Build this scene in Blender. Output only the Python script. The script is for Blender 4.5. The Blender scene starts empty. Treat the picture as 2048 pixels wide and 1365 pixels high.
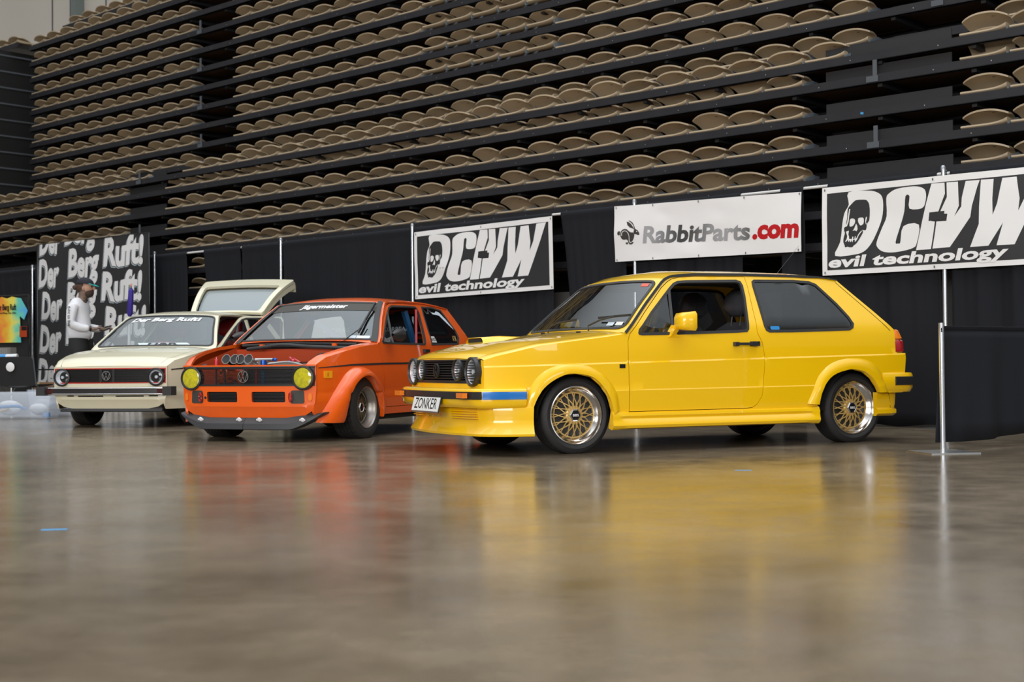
import bpy, bmesh, math, random
from math import sin, cos, pi, radians, sqrt, atan, atan2
from mathutils import Vector, Matrix
from mathutils.geometry import delaunay_2d_cdt
random.seed(7)
SC = bpy.context.scene
COL = SC.collection

# ---------------------------------------------------------------- camera
F_PX, CAM_H, HOR, ROLL = 2700.0, 0.65, 727.0, -0.009
_p = atan((HOR - 682.5) / F_PX); _r = atan(ROLL)
_F = Vector((0, cos(_p), sin(_p))); _U = Vector((0, -sin(_p), cos(_p))); _R = Vector((1, 0, 0))
_rc = cos(_r) * _R + sin(_r) * _U
_uc = -sin(_r) * _R + cos(_r) * _U
cam_d = bpy.data.cameras.new('camera')
cam = bpy.data.objects.new('camera', cam_d); COL.objects.link(cam)
cam_d.sensor_width = 36.0
cam_d.lens = F_PX / 2048 * 36.0
cam_d.clip_end = 300
cam_d.dof.use_dof = True
cam_d.dof.focus_distance = 10.3
cam_d.dof.aperture_fstop = 3.2
M = Matrix.Identity(4)
for i in range(3):
    M[i][0] = _rc[i]; M[i][1] = _uc[i]; M[i][2] = -_F[i]
M[2][3] = CAM_H
cam.matrix_world = M
SC.camera = cam
def to_px(P):
    q = Vector(P) - Vector((0, 0, CAM_H)); f = q.dot(_F)
    x = F_PX * q.dot(_R) / f; y = -F_PX * q.dot(_U) / f
    return 1024 + cos(_r) * x - sin(_r) * y, 682.5 + sin(_r) * x + cos(_r) * y, f

# ---------------------------------------------------------------- light
SC.view_settings.view_transform = 'Standard'
SC.view_settings.look = 'None'
SC.view_settings.gamma = 1.0
SC.view_settings.exposure = 0.1
W = bpy.data.worlds.new('hall_air'); SC.world = W; W.use_nodes = True
nt = W.node_tree; nt.nodes.clear()
wo = nt.nodes.new('ShaderNodeOutputWorld'); bg = nt.nodes.new('ShaderNodeBackground')
tc = nt.nodes.new('ShaderNodeTexCoord'); sx = nt.nodes.new('ShaderNodeSeparateXYZ'); cr = nt.nodes.new('ShaderNodeValToRGB')
nt.links.new(tc.outputs['Generated'], sx.inputs[0]); nt.links.new(sx.outputs['Z'], cr.inputs[0])
cr.color_ramp.elements[0].position = 0.0; cr.color_ramp.elements[0].color = (.10, .095, .09, 1)
cr.color_ramp.elements[1].position = 1.0; cr.color_ramp.elements[1].color = (1.85, 2.05, 2.15, 1)
e = cr.color_ramp.elements.new(.45); e.color = (.22, .22, .22, 1)
e = cr.color_ramp.elements.new(.80); e.color = (1.3, 1.36, 1.4, 1)
nt.links.new(cr.outputs[0], bg.inputs[0]); bg.inputs[1].default_value = 1.0
nt.links.new(bg.outputs[0], wo.inputs[0])
def area(name, loc, target, sx_, sy_, power, col=(1, .97, .92)):
    l = bpy.data.lights.new(name, 'AREA'); l.shape = 'RECTANGLE'; l.size = sx_; l.size_y = sy_; l.energy = power; l.color = col
    o = bpy.data.objects.new(name, l); COL.objects.link(o); o.location = loc
    o.rotation_euler = (Vector(target) - Vector(loc)).to_track_quat('-Z', 'Y').to_euler()
    return o
# long ceiling light banks of the hall and the tall glazed end behind the photographer
for x_ in (-12.0, -6.5, -1.0, 4.5):
    area('ceiling_light_bank', (x_, 9.0, 12.5), (x_, 9.5, 0), 2.0, 16, 140)
area('glazed_hall_end', (-7.0, -12.0, 5.5), (0, 14, 1.5), 16, 5, 3000, (1, .985, .96))
area('glazed_hall_end', (12.0, -8.0, 4.5), (0, 14, 1.0), 8, 4, 350, (.90, .96, 1))
# ---------------------------------------------------------------- materials
MAT = {}
def mat(name, col, rough=.5, metal=0., coat=0., spec=.5, noise=None, bump=None, emit=None, trans=0., alpha=1., sheen=0., coat_r=.03):
    if name in MAT: return MAT[name]
    m = bpy.data.materials.new(name); m.use_nodes = True; MAT[name] = m
    t = m.node_tree; b = t.nodes['Principled BSDF']
    b.inputs['Base Color'].default_value = (*col, 1); b.inputs['Roughness'].default_value = rough
    b.inputs['Metallic'].default_value = metal; b.inputs['Coat Weight'].default_value = coat; b.inputs['Coat Roughness'].default_value = coat_r
    b.inputs['Specular IOR Level'].default_value = spec
    b.inputs['Transmission Weight'].default_value = trans; b.inputs['Alpha'].default_value = alpha
    if sheen: b.inputs['Sheen Weight'].default_value = sheen
    if noise:   # (scale, amount, second colour)
        tcn = t.nodes.new('ShaderNodeTexCoord'); n = t.nodes.new('ShaderNodeTexNoise'); n.inputs['Scale'].default_value = noise[0]; n.inputs['Detail'].default_value = 5
        mx = t.nodes.new('ShaderNodeMix'); mx.data_type = 'RGBA'
        mr = t.nodes.new('ShaderNodeMapRange'); mr.inputs[1].default_value = .35; mr.inputs[2].default_value = .65; mr.inputs[4].default_value = noise[1]
        t.links.new(tcn.outputs['Object'], n.inputs['Vector']); t.links.new(n.outputs[0], mr.inputs[0]); t.links.new(mr.outputs[0], mx.inputs[0])
        mx.inputs[6].default_value = (*col, 1); mx.inputs[7].default_value = (*noise[2], 1); t.links.new(mx.outputs[2], b.inputs['Base Color'])
    if bump:    # (scale, strength)
        tcn = t.nodes.new('ShaderNodeTexCoord'); n = t.nodes.new('ShaderNodeTexNoise'); n.inputs['Scale'].default_value = bump[0]; n.inputs['Detail'].default_value = 4
        bp = t.nodes.new('ShaderNodeBump'); bp.inputs['Strength'].default_value = bump[1]; bp.inputs['Distance'].default_value = .02
        t.links.new(tcn.outputs['Object'], n.inputs['Vector']); t.links.new(n.outputs[0], bp.inputs['Height']); t.links.new(bp.outputs[0], b.inputs['Normal'])
    if emit:
        b.inputs['Emission Color'].default_value = (*emit[0], 1); b.inputs['Emission Strength'].default_value = emit[1]
    return m
def glass_mat(name, tint, refl=1.0):
    m = bpy.data.materials.new(name); m.use_nodes = True; MAT[name] = m; t = m.node_tree; t.nodes.clear()
    o = t.nodes.new('ShaderNodeOutputMaterial'); tr = t.nodes.new('ShaderNodeBsdfTransparent'); tr.inputs[0].default_value = (*tint, 1)
    g = t.nodes.new('ShaderNodeBsdfGlossy'); g.inputs['Roughness'].default_value = .015; g.inputs[0].default_value = (.92, .97, 1, 1)
    fr = t.nodes.new('ShaderNodeLayerWeight'); fr.inputs[0].default_value = .5
    pw = t.nodes.new('ShaderNodeMath'); pw.operation = 'POWER'; pw.inputs[1].default_value = 4.2; t.links.new(fr.outputs['Facing'], pw.inputs[0])
    mu = t.nodes.new('ShaderNodeMath'); mu.operation = 'MULTIPLY_ADD'; mu.inputs[1].default_value = .95; mu.inputs[2].default_value = .055 * refl; mu.use_clamp = True
    mx = t.nodes.new('ShaderNodeMixShader'); t.links.new(pw.outputs[0], mu.inputs[0]); t.links.new(mu.outputs[0], mx.inputs[0])
    t.links.new(tr.outputs[0], mx.inputs[1]); t.links.new(g.outputs[0], mx.inputs[2]); t.links.new(mx.outputs[0], o.inputs[0])
    return m
glass_mat('window_glass', (.62, .66, .66), 1.5)
glass_mat('windscreen_glass', (.50, .55, .56), 2.6)
glass_mat('tinted_glass', (.22, .23, .24), 1.6)
glass_mat('lens_glass', (.92, .94, .96), .8)
mat('yellow_paint', (.96, .56, .0), .35, coat=1.0, spec=.4)
mat('orange_paint', (.86, .115, .004), .38, coat=.9, spec=.4)
mat('cream_paint', (.76, .71, .53), .38, coat=.8, spec=.4)
mat('black_trim', (.022, .021, .022), .42)
mat('black_rubber', (.03, .029, .030), .6)
mat('tyre_rubber', (.022, .021, .022), .62, bump=(120, .15))
mat('gloss_black', (.012, .012, .014), .12)
mat('blue_reflection', (.01, .16, .52), .25, coat=.5)
mat('chrome', (.80, .80, .82), .10, metal=1)
mat('polished_lip', (.72, .70, .69), .17, metal=1)
mat('brushed_steel', (.55, .55, .55), .33, metal=1)
mat('dull_alloy', (.38, .36, .34), .42, metal=1)
mat('gold_alloy', (.66, .44, .15), .38, metal=.35)
mat('bronze_alloy', (.22, .19, .13), .45, metal=.7)
mat('brake_steel', (.10, .10, .105), .5, metal=.7)
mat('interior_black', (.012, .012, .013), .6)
mat('black_leather', (.06, .06, .068), .32, bump=(60, .1))
mat('red_leather', (.30, .012, .015), .45)
mat('interior_grey', (.10, .095, .088), .8)
mat('underbody', (.010, .010, .010), .85)
mat('amber_lens', (.90, .22, .01), .2, coat=1)
mat('amber_marker', (.90, .38, .01), .35, coat=.5)
mat('red_lens', (.38, .008, .012), .2, coat=1)
mat('yellow_lens', (.86, .74, .02), .12, coat=1, trans=.25, noise=(38, .55, (.35, .36, .03)))
mat('reflector', (.82, .84, .88), .25, metal=.25, bump=(40, .25))
mat('white_vinyl', (.80, .80, .82), .45)
mat('plate_white', (.78, .78, .76), .4)
mat('sticker_pale', (.62, .72, .80), .5)
mat('sticker_red', (.65, .12, .08), .5)
mat('red_metal', (.50, .012, .02), .3, coat=.6)
mat('red_trim', (.55, .03, .02), .35)
mat('blue_fitting', (.02, .09, .40), .3, metal=.6)
mat('blue_bar', (.02, .10, .24), .4)
mat('splitter_grey', (.045, .045, .050), .55)
mat('duct_block', (.045, .04, .035), .6)
mat('orange_bay', (.42, .045, .005), .5)
mat('radiator_core', (.03, .032, .036), .6)
mat('seat_plastic', (.42, .33, .22), .45, noise=(9, .35, (.36, .28, .19)))
mat('seat_bracket', (.15, .18, .21), .4)
mat('deck_steel', (.014, .014, .018), .45, noise=(5, .5, (.022, .022, .026)))
mat('deck_riser', (.016, .016, .018), .55)
mat('deck_plywood', (.13, .065, .025), .7, noise=(3, .6, (.08, .04, .018)))
mat('post_steel', (.085, .095, .11), .45)
mat('kick_panel', (.25, .24, .225), .6, noise=(2, .5, (.19, .185, .175)))
mat('drape_cloth', (.012, .013, .017), .85, spec=.25)
mat('rod_white', (.72, .71, .70), .4)
mat('pole_alloy', (.66, .70, .76), .25, metal=.85)
mat('banner_black', (.028, .028, .031), .5)
mat('banner_white', (.86, .85, .855), .48)
mat('banner_ink', (.028, .028, .031), .5)
mat('logo_red', (.52, .004, .008), .5)
def grad_grey():
    m = mat('logo_grey', (.10, .10, .10), .45); t = m.node_tree; b = t.nodes['Principled BSDF']
    tcn = t.nodes.new('ShaderNodeTexCoord'); s = t.nodes.new('ShaderNodeSeparateXYZ'); n = t.nodes.new('ShaderNodeMath'); n.operation = 'SINE'
    k = t.nodes.new('ShaderNodeMath'); k.operation = 'MULTIPLY'; k.inputs[1].default_value = 6.2; r = t.nodes.new('ShaderNodeValToRGB')
    r.color_ramp.elements[0].color = (.055, .055, .055, 1); r.color_ramp.elements[1].color = (.38, .38, .40, 1)
    mr = t.nodes.new('ShaderNodeMapRange'); mr.inputs[1].default_value = -1; mr.inputs[2].default_value = 1
    t.links.new(tcn.outputs['Object'], s.inputs[0]); t.links.new(s.outputs[0], k.inputs[0]); t.links.new(k.outputs[0], n.inputs[0])
    t.links.new(n.outputs[0], mr.inputs[0]); t.links.new(mr.outputs[0], r.inputs[0]); t.links.new(r.outputs[0], b.inputs['Base Color'])
grad_grey()
mat('hall_panel', (.74, .68, .60), .7, noise=(.25, .6, (.66, .60, .53)))
mat('hall_column', (.20, .24, .23), .5)
mat('skin', (.50, .28, .19), .5); mat('tattoo_skin', (.25, .15, .11), .55, noise=(35, .8, (.09, .075, .07)))
mat('shirt_white', (.78, .78, .82), .8, bump=(9, .5)); mat('trouser_black', (.015, .016, .017), .8); mat('cap_navy', (.012, .012, .022), .8)
mat('cap_teal', (.0, .42, .42), .6); mat('hair_brown', (.07, .035, .02), .7); mat('beard', (.05, .03, .02), .8); mat('shoe_dark', (.03, .03, .03), .6)
mat('cardboard', (.36, .20, .10), .8); mat('table_white', (.66, .66, .66), .5); mat('purple_cloth', (.05, .03, .32), .6)
mat('tote_plastic', (.70, .76, .86), .25, alpha=.28); mat('bag_white', (.68, .70, .74), .4, bump=(14, .8)); mat('blue_plastic', (.03, .26, .62), .4)
mat('tape_blue', (.05, .30, .62), .6); mat('tan_cloth', (.66, .52, .30), .7)

def floor_material():
    m = bpy.data.materials.new('polished_concrete'); m.use_nodes = True; t = m.node_tree; b = t.nodes['Principled BSDF']
    tcn = t.nodes.new('ShaderNodeTexCoord')
    n1 = t.nodes.new('ShaderNodeTexNoise'); n1.inputs['Scale'].default_value = .55; n1.inputs['Detail'].default_value = 8; n1.inputs['Roughness'].default_value = .62
    n2 = t.nodes.new('ShaderNodeTexNoise'); n2.inputs['Scale'].default_value = 3.1; n2.inputs['Detail'].default_value = 8; n2.inputs['Roughness'].default_value = .7
    r = t.nodes.new('ShaderNodeValToRGB'); r.color_ramp.elements[0].position = .36; r.color_ramp.elements[0].color = (.115, .086, .056, 1)
    r.color_ramp.elements[1].position = .68; r.color_ramp.elements[1].color = (.25, .20, .145, 1)
    mx = t.nodes.new('ShaderNodeMix'); mx.data_type = 'RGBA'; mx.blend_type = 'OVERLAY'; mx.inputs[0].default_value = .45
    r2 = t.nodes.new('ShaderNodeValToRGB'); r2.color_ramp.elements[0].position = .35; r2.color_ramp.elements[0].color = (.36, .36, .36, 1); r2.color_ramp.elements[1].position = .7; r2.color_ramp.elements[1].color = (.66, .65, .63, 1)
    for n in (n1, n2): t.links.new(tcn.outputs['Object'], n.inputs['Vector'])
    t.links.new(n1.outputs[0], r.inputs[0]); t.links.new(n2.outputs[0], r2.inputs[0]); t.links.new(r.outputs[0], mx.inputs[6]); t.links.new(r2.outputs[0], mx.inputs[7])
    t.links.new(mx.outputs[2], b.inputs['Base Color'])
    mr = t.nodes.new('ShaderNodeMapRange'); mr.inputs[1].default_value = .3; mr.inputs[2].default_value = .7; mr.inputs[3].default_value = .13; mr.inputs[4].default_value = .24
    t.links.new(n2.outputs[0], mr.inputs[0]); t.links.new(mr.outputs[0], b.inputs['Roughness'])
    b.inputs['Specular IOR Level'].default_value = .6
    bp = t.nodes.new('ShaderNodeBump'); bp.inputs['Strength'].default_value = .10; bp.inputs['Distance'].default_value = .01
    t.links.new(n2.outputs[0], bp.inputs['Height']); t.links.new(bp.outputs[0], b.inputs['Normal'])
    return m
FLOOR_MAT = floor_material()

# ---------------------------------------------------------------- helpers
def tag(o, label=None, cat=None, group=None, kind=None):
    if label: o['label'] = label
    if cat: o['category'] = cat
    if group: o['group'] = group
    if kind: o['kind'] = kind
    return o
def empty(name, loc=(0, 0, 0), rz=0., parent=None):
    o = bpy.data.objects.new(name, None); COL.objects.link(o); o.location = loc; o.rotation_euler = (0, 0, rz); o.parent = parent
    o.empty_display_size = .1
    return o
class MB:
    def __init__(s): s.v = []; s.f = []; s.mi = []; s.T = None; s.m = 0
    def add(s, vs, fs):
        o = len(s.v)
        for p in vs:
            p = Vector(p)
            s.v.append(s.T @ p if s.T else p)
        for f in fs: s.f.append([i + o for i in f]); s.mi.append(s.m)
        return s
    def box(s, c, d, rz=0., M=None, taper=1.):
        vs = []
        for z in (-.5, .5):
            k = taper if z > 0 else 1.
            for x, y in ((-.5, -.5), (.5, -.5), (.5, .5), (-.5, .5)):
                p = Vector((x * d[0] * k, y * d[1] * k, z * d[2]))
                if rz: p = Matrix.Rotation(rz, 3, 'Z') @ p
                if M: p = M @ p
                vs.append(p + Vector(c))
        return s.add(vs, [(0, 3, 2, 1), (4, 5, 6, 7), (0, 1, 5, 4), (1, 2, 6, 5), (2, 3, 7, 6), (3, 0, 4, 7)])
    def tube(s, pts, r, n=8, caps=True, closed=False):
        pts = [Vector(p) for p in pts]; rs = r if isinstance(r, (list, tuple)) else [r] * len(pts); vs = []; fs = []
        N = len(pts); up = Vector((0, 0, 1))
        for i, p in enumerate(pts):
            if closed: d = pts[(i + 1) % N] - pts[i - 1]
            else: d = pts[min(i + 1, N - 1)] - pts[max(i - 1, 0)]
            d.normalize(); a = d.cross(up)
            if a.length < .05: a = d.cross(Vector((1, 0, 0)))
            a.normalize(); b = a.cross(d)
            for k in range(n):
                t = 2 * pi * k / n; vs.append(p + (a * cos(t) + b * sin(t)) * rs[i])
        for i in range(N if closed else N - 1):
            j = (i + 1) % N
            for k in range(n): fs.append((i * n + k, i * n + (k + 1) % n, j * n + (k + 1) % n, j * n + k))
        if caps and not closed: fs.append(tuple(range(n))[::-1]); fs.append(tuple((N - 1) * n + k for k in range(n)))
        return s.add(vs, fs)
    def bar(s, a, b, w, h, up=(0, 0, 1)):
        a = Vector(a); b = Vector(b); d = (b - a).normalized(); x = d.cross(Vector(up))
        if x.length < .01: x = d.cross(Vector((0, 1, 0)))
        x.normalize(); y = x.cross(d); vs = []
        for p in (a, b):
            for i, j in ((-1, -1), (1, -1), (1, 1), (-1, 1)): vs.append(p + x * (i * w / 2) + y * (j * h / 2))
        return s.add(vs, [(0, 1, 2, 3), (7, 6, 5, 4), (0, 4, 5, 1), (1, 5, 6, 2), (2, 6, 7, 3), (3, 7, 4, 0)])
    def lathe(s, prof, n=48, M=None, closed=False):
        # prof: (r, h) about +Z ; M maps to place
        vs = []; fs = []
        for r, h in prof:
            for k in range(n):
                t = 2 * pi * k / n; p = Vector((r * cos(t), r * sin(t), h)); vs.append(M @ p if M else p)
        L = len(prof)
        for i in range(L if closed else L - 1):
            j = (i + 1) % L
            for k in range(n): fs.append((i * n + k, i * n + (k + 1) % n, j * n + (k + 1) % n, j * n + k))
        return s.add(vs, fs)
    def grid(s, rows, closed=False):
        n = len(rows[0]); vs = [p for r in rows for p in r]; fs = []
        for i in range(len(rows) - 1):
            for k in range(n if closed else n - 1): fs.append((i * n + k, i * n + (k + 1) % n, (i + 1) * n + (k + 1) % n, (i + 1) * n + k))
        return s.add(vs, fs)
    def prism(s, poly, fn, d0, d1):
        n = len(poly); vs = [fn(x, y, d0) for x, y in poly] + [fn(x, y, d1) for x, y in poly]
        fs = [tuple(range(n)), tuple(range(n, 2 * n))[::-1]] + [(i, (i + 1) % n, n + (i + 1) % n, n + i) for i in range(n)]
        return s.add(vs, fs)
    def ball(s, c, r, n=12, sc=(1, 1, 1)):
        prof = [(sin(pi * i / n) * 1., -cos(pi * i / n)) for i in range(n + 1)]
        M4 = Matrix.Translation(c) @ Matrix.Diagonal((r * sc[0], r * sc[1], r * sc[2], 1))
        return s.lathe([(max(a, 1e-4), b) for a, b in prof], n=2 * n, M=M4)
    def panel(s, outline, holes, fn, step=.05, thick=0., back=False, d=0., lines=()):
        vs, tris, rings = cdt(outline, holes, step, lines)
        A = [fn(x, y, d) for x, y in vs]; fs = [tuple(t) for t in tris]
        if thick:
            n = len(vs); B = [fn(x, y, d - thick) for x, y in vs]; A = A + B
            for ring in rings:
                for a, b in ring: fs.append((a, b, b + n, a + n))
            if back: fs += [tuple(i + n for i in t[::-1]) for t in tris]
        return s.add(A, fs)
    def build(s, name, mats, parent=None, sharp=32., fix=False, loc=None):
        if not isinstance(mats, (list, tuple)): mats = [mats]
        me = bpy.data.meshes.new(name); me.from_pydata([tuple(v) for v in s.v], [], s.f)
        for m in mats: me.materials.append(MAT[m] if isinstance(m, str) else m)
        if len(mats) > 1: me.polygons.foreach_set('material_index', s.mi)
        if fix:
            bm = bmesh.new(); bm.from_mesh(me); bmesh.ops.remove_doubles(bm, verts=bm.verts, dist=1e-5); bmesh.ops.recalc_face_normals(bm, faces=bm.faces); bm.to_mesh(me); bm.free()
        me.update(); me.validate()
        if sharp:
            me.shade_smooth(); me.set_sharp_from_angle(angle=radians(sharp))
        o = bpy.data.objects.new(name, me); COL.objects.link(o); o.parent = parent
        if loc: o.location = loc
        return o
def inside(x, y, poly):
    c = False; n = len(poly); j = n - 1
    for i in range(n):
        xi, yi = poly[i]; xj, yj = poly[j]
        if (yi > y) != (yj > y) and x < (xj - xi) * (y - yi) / (yj - yi + 1e-15) + xi: c = not c
        j = i
    return c
def dens(poly, step):
    out = []
    for i in range(len(poly)):
        a = poly[i]; b = poly[(i + 1) % len(poly)]; L = math.hypot(b[0] - a[0], b[1] - a[1]); n = max(1, int(math.ceil(L / step)))
        for k in range(n): out.append((a[0] + (b[0] - a[0]) * k / n, a[1] + (b[1] - a[1]) * k / n))
    return out
def cdt(outline, holes, step, lines=()):
    rings = [dens(outline, step)] + [dens(h, step) for h in holes]; pts = []; edges = []
    for r in rings:
        o = len(pts); pts += r; n = len(r); edges += [(o + i, o + (i + 1) % n) for i in range(n)]
    for ln in lines:
        prev = None
        for p in ln:
            ok = inside(p[0], p[1], rings[0]) and not any(inside(p[0], p[1], h) for h in rings[1:]) and not any((p[0] - q[0]) ** 2 + (p[1] - q[1]) ** 2 < .0001 for r in rings for q in r)
            if ok:
                pts.append(p)
                if prev is not None: edges.append((prev, len(pts) - 1))
                prev = len(pts) - 1
            else: prev = None
    xs = [p[0] for p in rings[0]]; ys = [p[1] for p in rings[0]]
    cells = {}
    for p in pts: cells.setdefault((int(p[0] // step), int(p[1] // step)), []).append(p)
    x = min(xs) + step * .5
    while x < max(xs):
        y = min(ys) + step * .5
        while y < max(ys):
            ci, cj = int(x // step), int(y // step)
            near = any((x - q[0]) ** 2 + (y - q[1]) ** 2 < (.42 * step) ** 2 for a in (-1, 0, 1) for b in (-1, 0, 1) for q in cells.get((ci + a, cj + b), ()))
            if not near and inside(x, y, rings[0]) and not any(inside(x, y, h) for h in rings[1:]): pts.append((x, y))
            y += step
        x += step
    v, e, f, ov, oe, of = delaunay_2d_cdt([Vector(p) for p in pts], edges, [], 0, 1e-7)
    tris = []
    for t in f:
        cx = sum(v[i].x for i in t) / 3; cy = sum(v[i].y for i in t) / 3
        if inside(cx, cy, rings[0]) and not any(inside(cx, cy, h) for h in rings[1:]): tris.append(list(t))
    cnt = {}
    for t in tris:
        for i in range(3):
            k = (t[i], t[(i + 1) % 3]); cnt[tuple(sorted(k))] = cnt.get(tuple(sorted(k)), []) + [k]
    bnd = [ks[0] for ks in cnt.values() if len(ks) == 1]
    return [(p.x, p.y) for p in v], tris, [[(b, a) for a, b in bnd]]
def inset(poly, d):
    n = len(poly); A = sum(poly[i][0] * poly[(i + 1) % n][1] - poly[(i + 1) % n][0] * poly[i][1] for i in range(n)); s = 1 if A > 0 else -1; out = []
    for i in range(n):
        p0 = Vector(poly[i - 1]); p1 = Vector(poly[i]); p2 = Vector(poly[(i + 1) % n]); a = (p1 - p0); b = (p2 - p1)
        if a.length < 1e-9 or b.length < 1e-9: out.append(tuple(p1)); continue
        a.normalize(); b.normalize(); na = Vector((-a.y, a.x)) * s; nb = Vector((-b.y, b.x)) * s; m = na + nb
        if m.length < .2: m = na
        m.normalize(); k = max(.45, m.dot(na)); q = p1 + m * (d / k); out.append((q.x, q.y))
    return out
def rounded(poly, r, n=4):
    out = []; N = len(poly)
    for i in range(N):
        p0 = Vector(poly[i - 1]); p = Vector(poly[i]); p2 = Vector(poly[(i + 1) % N]); a = p0 - p; b = p2 - p
        k = min(r, a.length * .45, b.length * .45); a = p + a.normalized() * k; b = p + b.normalized() * k
        for j in range(n + 1):
            t = j / n; q = a * (1 - t) ** 2 + p * 2 * t * (1 - t) + b * t * t; out.append((q.x, q.y))
    return out
def interp(x, xs, ys):
    if x <= xs[0]: return ys[0]
    for i in range(1, len(xs)):
        if x <= xs[i]:
            t = (x - xs[i - 1]) / (xs[i] - xs[i - 1]); return ys[i - 1] * (1 - t) + ys[i] * t
    return ys[-1]
def catmull(pts, n=6, closed=False):
    out = []; P = [Vector(p) for p in pts]; N = len(P)
    for i in range(N if closed else N - 1):
        p0 = P[i - 1] if (i > 0 or closed) else P[0]; p1 = P[i]; p2 = P[(i + 1) % N]; p3 = P[(i + 2) % N] if (i + 2 < N or closed) else P[-1]
        for k in range(n):
            t = k / n; out.append(.5 * ((2 * p1) + (p2 - p0) * t + (2 * p0 - 5 * p1 + 4 * p2 - p3) * t * t + (3 * p1 - p0 - 3 * p2 + p3) * t ** 3))
    if not closed: out.append(P[-1])
    return out
_tc = {}
def text_tris(body, bold=0., cuts=None):
    """flat triangles of a line of lettering, unit = cap height; returns verts, faces, width"""
    key = (body, bold, cuts)
    if key in _tc: return _tc[key]
    c = bpy.data.curves.new('t', 'FONT'); c.body = body; c.size = 1.; c.offset = bold; c.resolution_u = 3; c.dimensions = '2D'; c.fill_mode = 'BOTH'
    o = bpy.data.objects.new('t', c); COL.objects.link(o)
    dg = bpy.context.evaluated_depsgraph_get(); dg.update()
    me = bpy.data.meshes.new_from_object(o.evaluated_get(dg)); bpy.data.objects.remove(o); bpy.data.curves.remove(c)
    bm = bmesh.new(); bm.from_mesh(me); bpy.data.meshes.remove(me)
    bmesh.ops.remove_doubles(bm, verts=bm.verts, dist=1e-5)
    xs = [v.co.x for v in bm.verts]; x0 = min(xs); x1 = max(xs)
    if cuts:
        x = x0 + cuts
        while x < x1:
            bmesh.ops.bisect_plane(bm, geom=bm.verts[:] + bm.edges[:] + bm.faces[:], plane_co=(x, 0, 0), plane_no=(1, 0, 0)); x += cuts
        y = -.2
        while y < .9:
            bmesh.ops.bisect_plane(bm, geom=bm.verts[:] + bm.edges[:] + bm.faces[:], plane_co=(0, y, 0), plane_no=(0, 1, 0)); y += cuts
    bm.verts.index_update(); vs = [((v.co.x - x0), v.co.y) for v in bm.verts]; fs = [[v.index for v in f.verts] for f in bm.faces]; bm.free()
    k = 1 / .69
    vs = [(a * k, b * k) for a, b in vs]; _tc[key] = (vs, fs, (x1 - x0) * k)
    return _tc[key]
def put_text(mb, body, fn, w=None, h=1., bold=0., shear=0., cuts=None, d=.002):
    """lettering: width w, cap height h, mapped by fn(u, v, d) from its lower-left corner"""
    vs, fs, W0 = text_tris(body, bold, cuts); kx = (w / W0) if w else h
    mb.add([fn(a * kx + shear * b * h, b * h, d) for a, b in vs], fs)
def ray_at(u, v, P0, n):
    """point where the camera ray through a photo pixel meets a plane of the place"""
    x, y = u - 1024, v - 682.5; c, s = cos(_r), sin(_r); x, y = c * x + s * y, -s * x + c * y
    d = _F * F_PX + _R * x - _U * y; o = Vector((0, 0, CAM_H)); P0 = Vector(P0); n = Vector(n)
    return o + d * ((P0 - o).dot(n) / d.dot(n))
# ---------------------------------------------------------------- floor, hall wall
m = MB(); m.add([(-60, -14, 0), (40, -14, 0), (40, 60, 0), (-60, 60, 0)], [(0, 1, 2, 3)])
fl = m.build('floor', FLOOR_MAT, sharp=None); tag(fl, 'polished brown concrete floor of the arena', None, None, 'structure')
# seating frame: s along the fascia (to the right, towards the camera), t into the stand, z up
B0 = Vector((3.74, 13.0, 0)); BA = radians(-41.9)
AX = Vector((cos(BA), sin(BA), 0)); NX = Vector((-sin(BA), cos(BA), 0))
def SB(s, t, z): return B0 + AX * s + NX * t + Vector((0, 0, z))
MB_SEAT = Matrix.Translation(B0) @ Matrix.Rotation(BA, 4, 'Z')
def bl_empty(name, s=0, t=0, z=0): return empty(name, SB(s, t, z), BA)

m = MB(); m.T = MB_SEAT
m.box((-25, 9.1, 7.0), (60, .2, 14)); w = m.build('wall_back', 'hall_panel', sharp=None); tag(w, 'pale beige hall wall panels above the seating', None, None, 'structure')
m = MB(); m.T = MB_SEAT
for s_ in (-38.6, -35.2, -31.75, -28.75, -25.3): m.box((s_, 8.985, 7.0), (.02, .03, 14))
o = m.build('trim_1', 'post_steel', sharp=None); tag(o, 'thin dark joints between the hall wall panels', None, None, 'structure')
m = MB(); m.T = MB_SEAT
m.box((-30.08, 8.85, 7.0), (.26, .3, 14)); m.m = 1; m.box((-30.27, 8.86, 7.0), (.10, .24, 14))
o = m.build('trim_2', ['hall_column', 'gloss_black'], sharp=None); tag(o, 'grey green wall column', None, None, 'structure')

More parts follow.
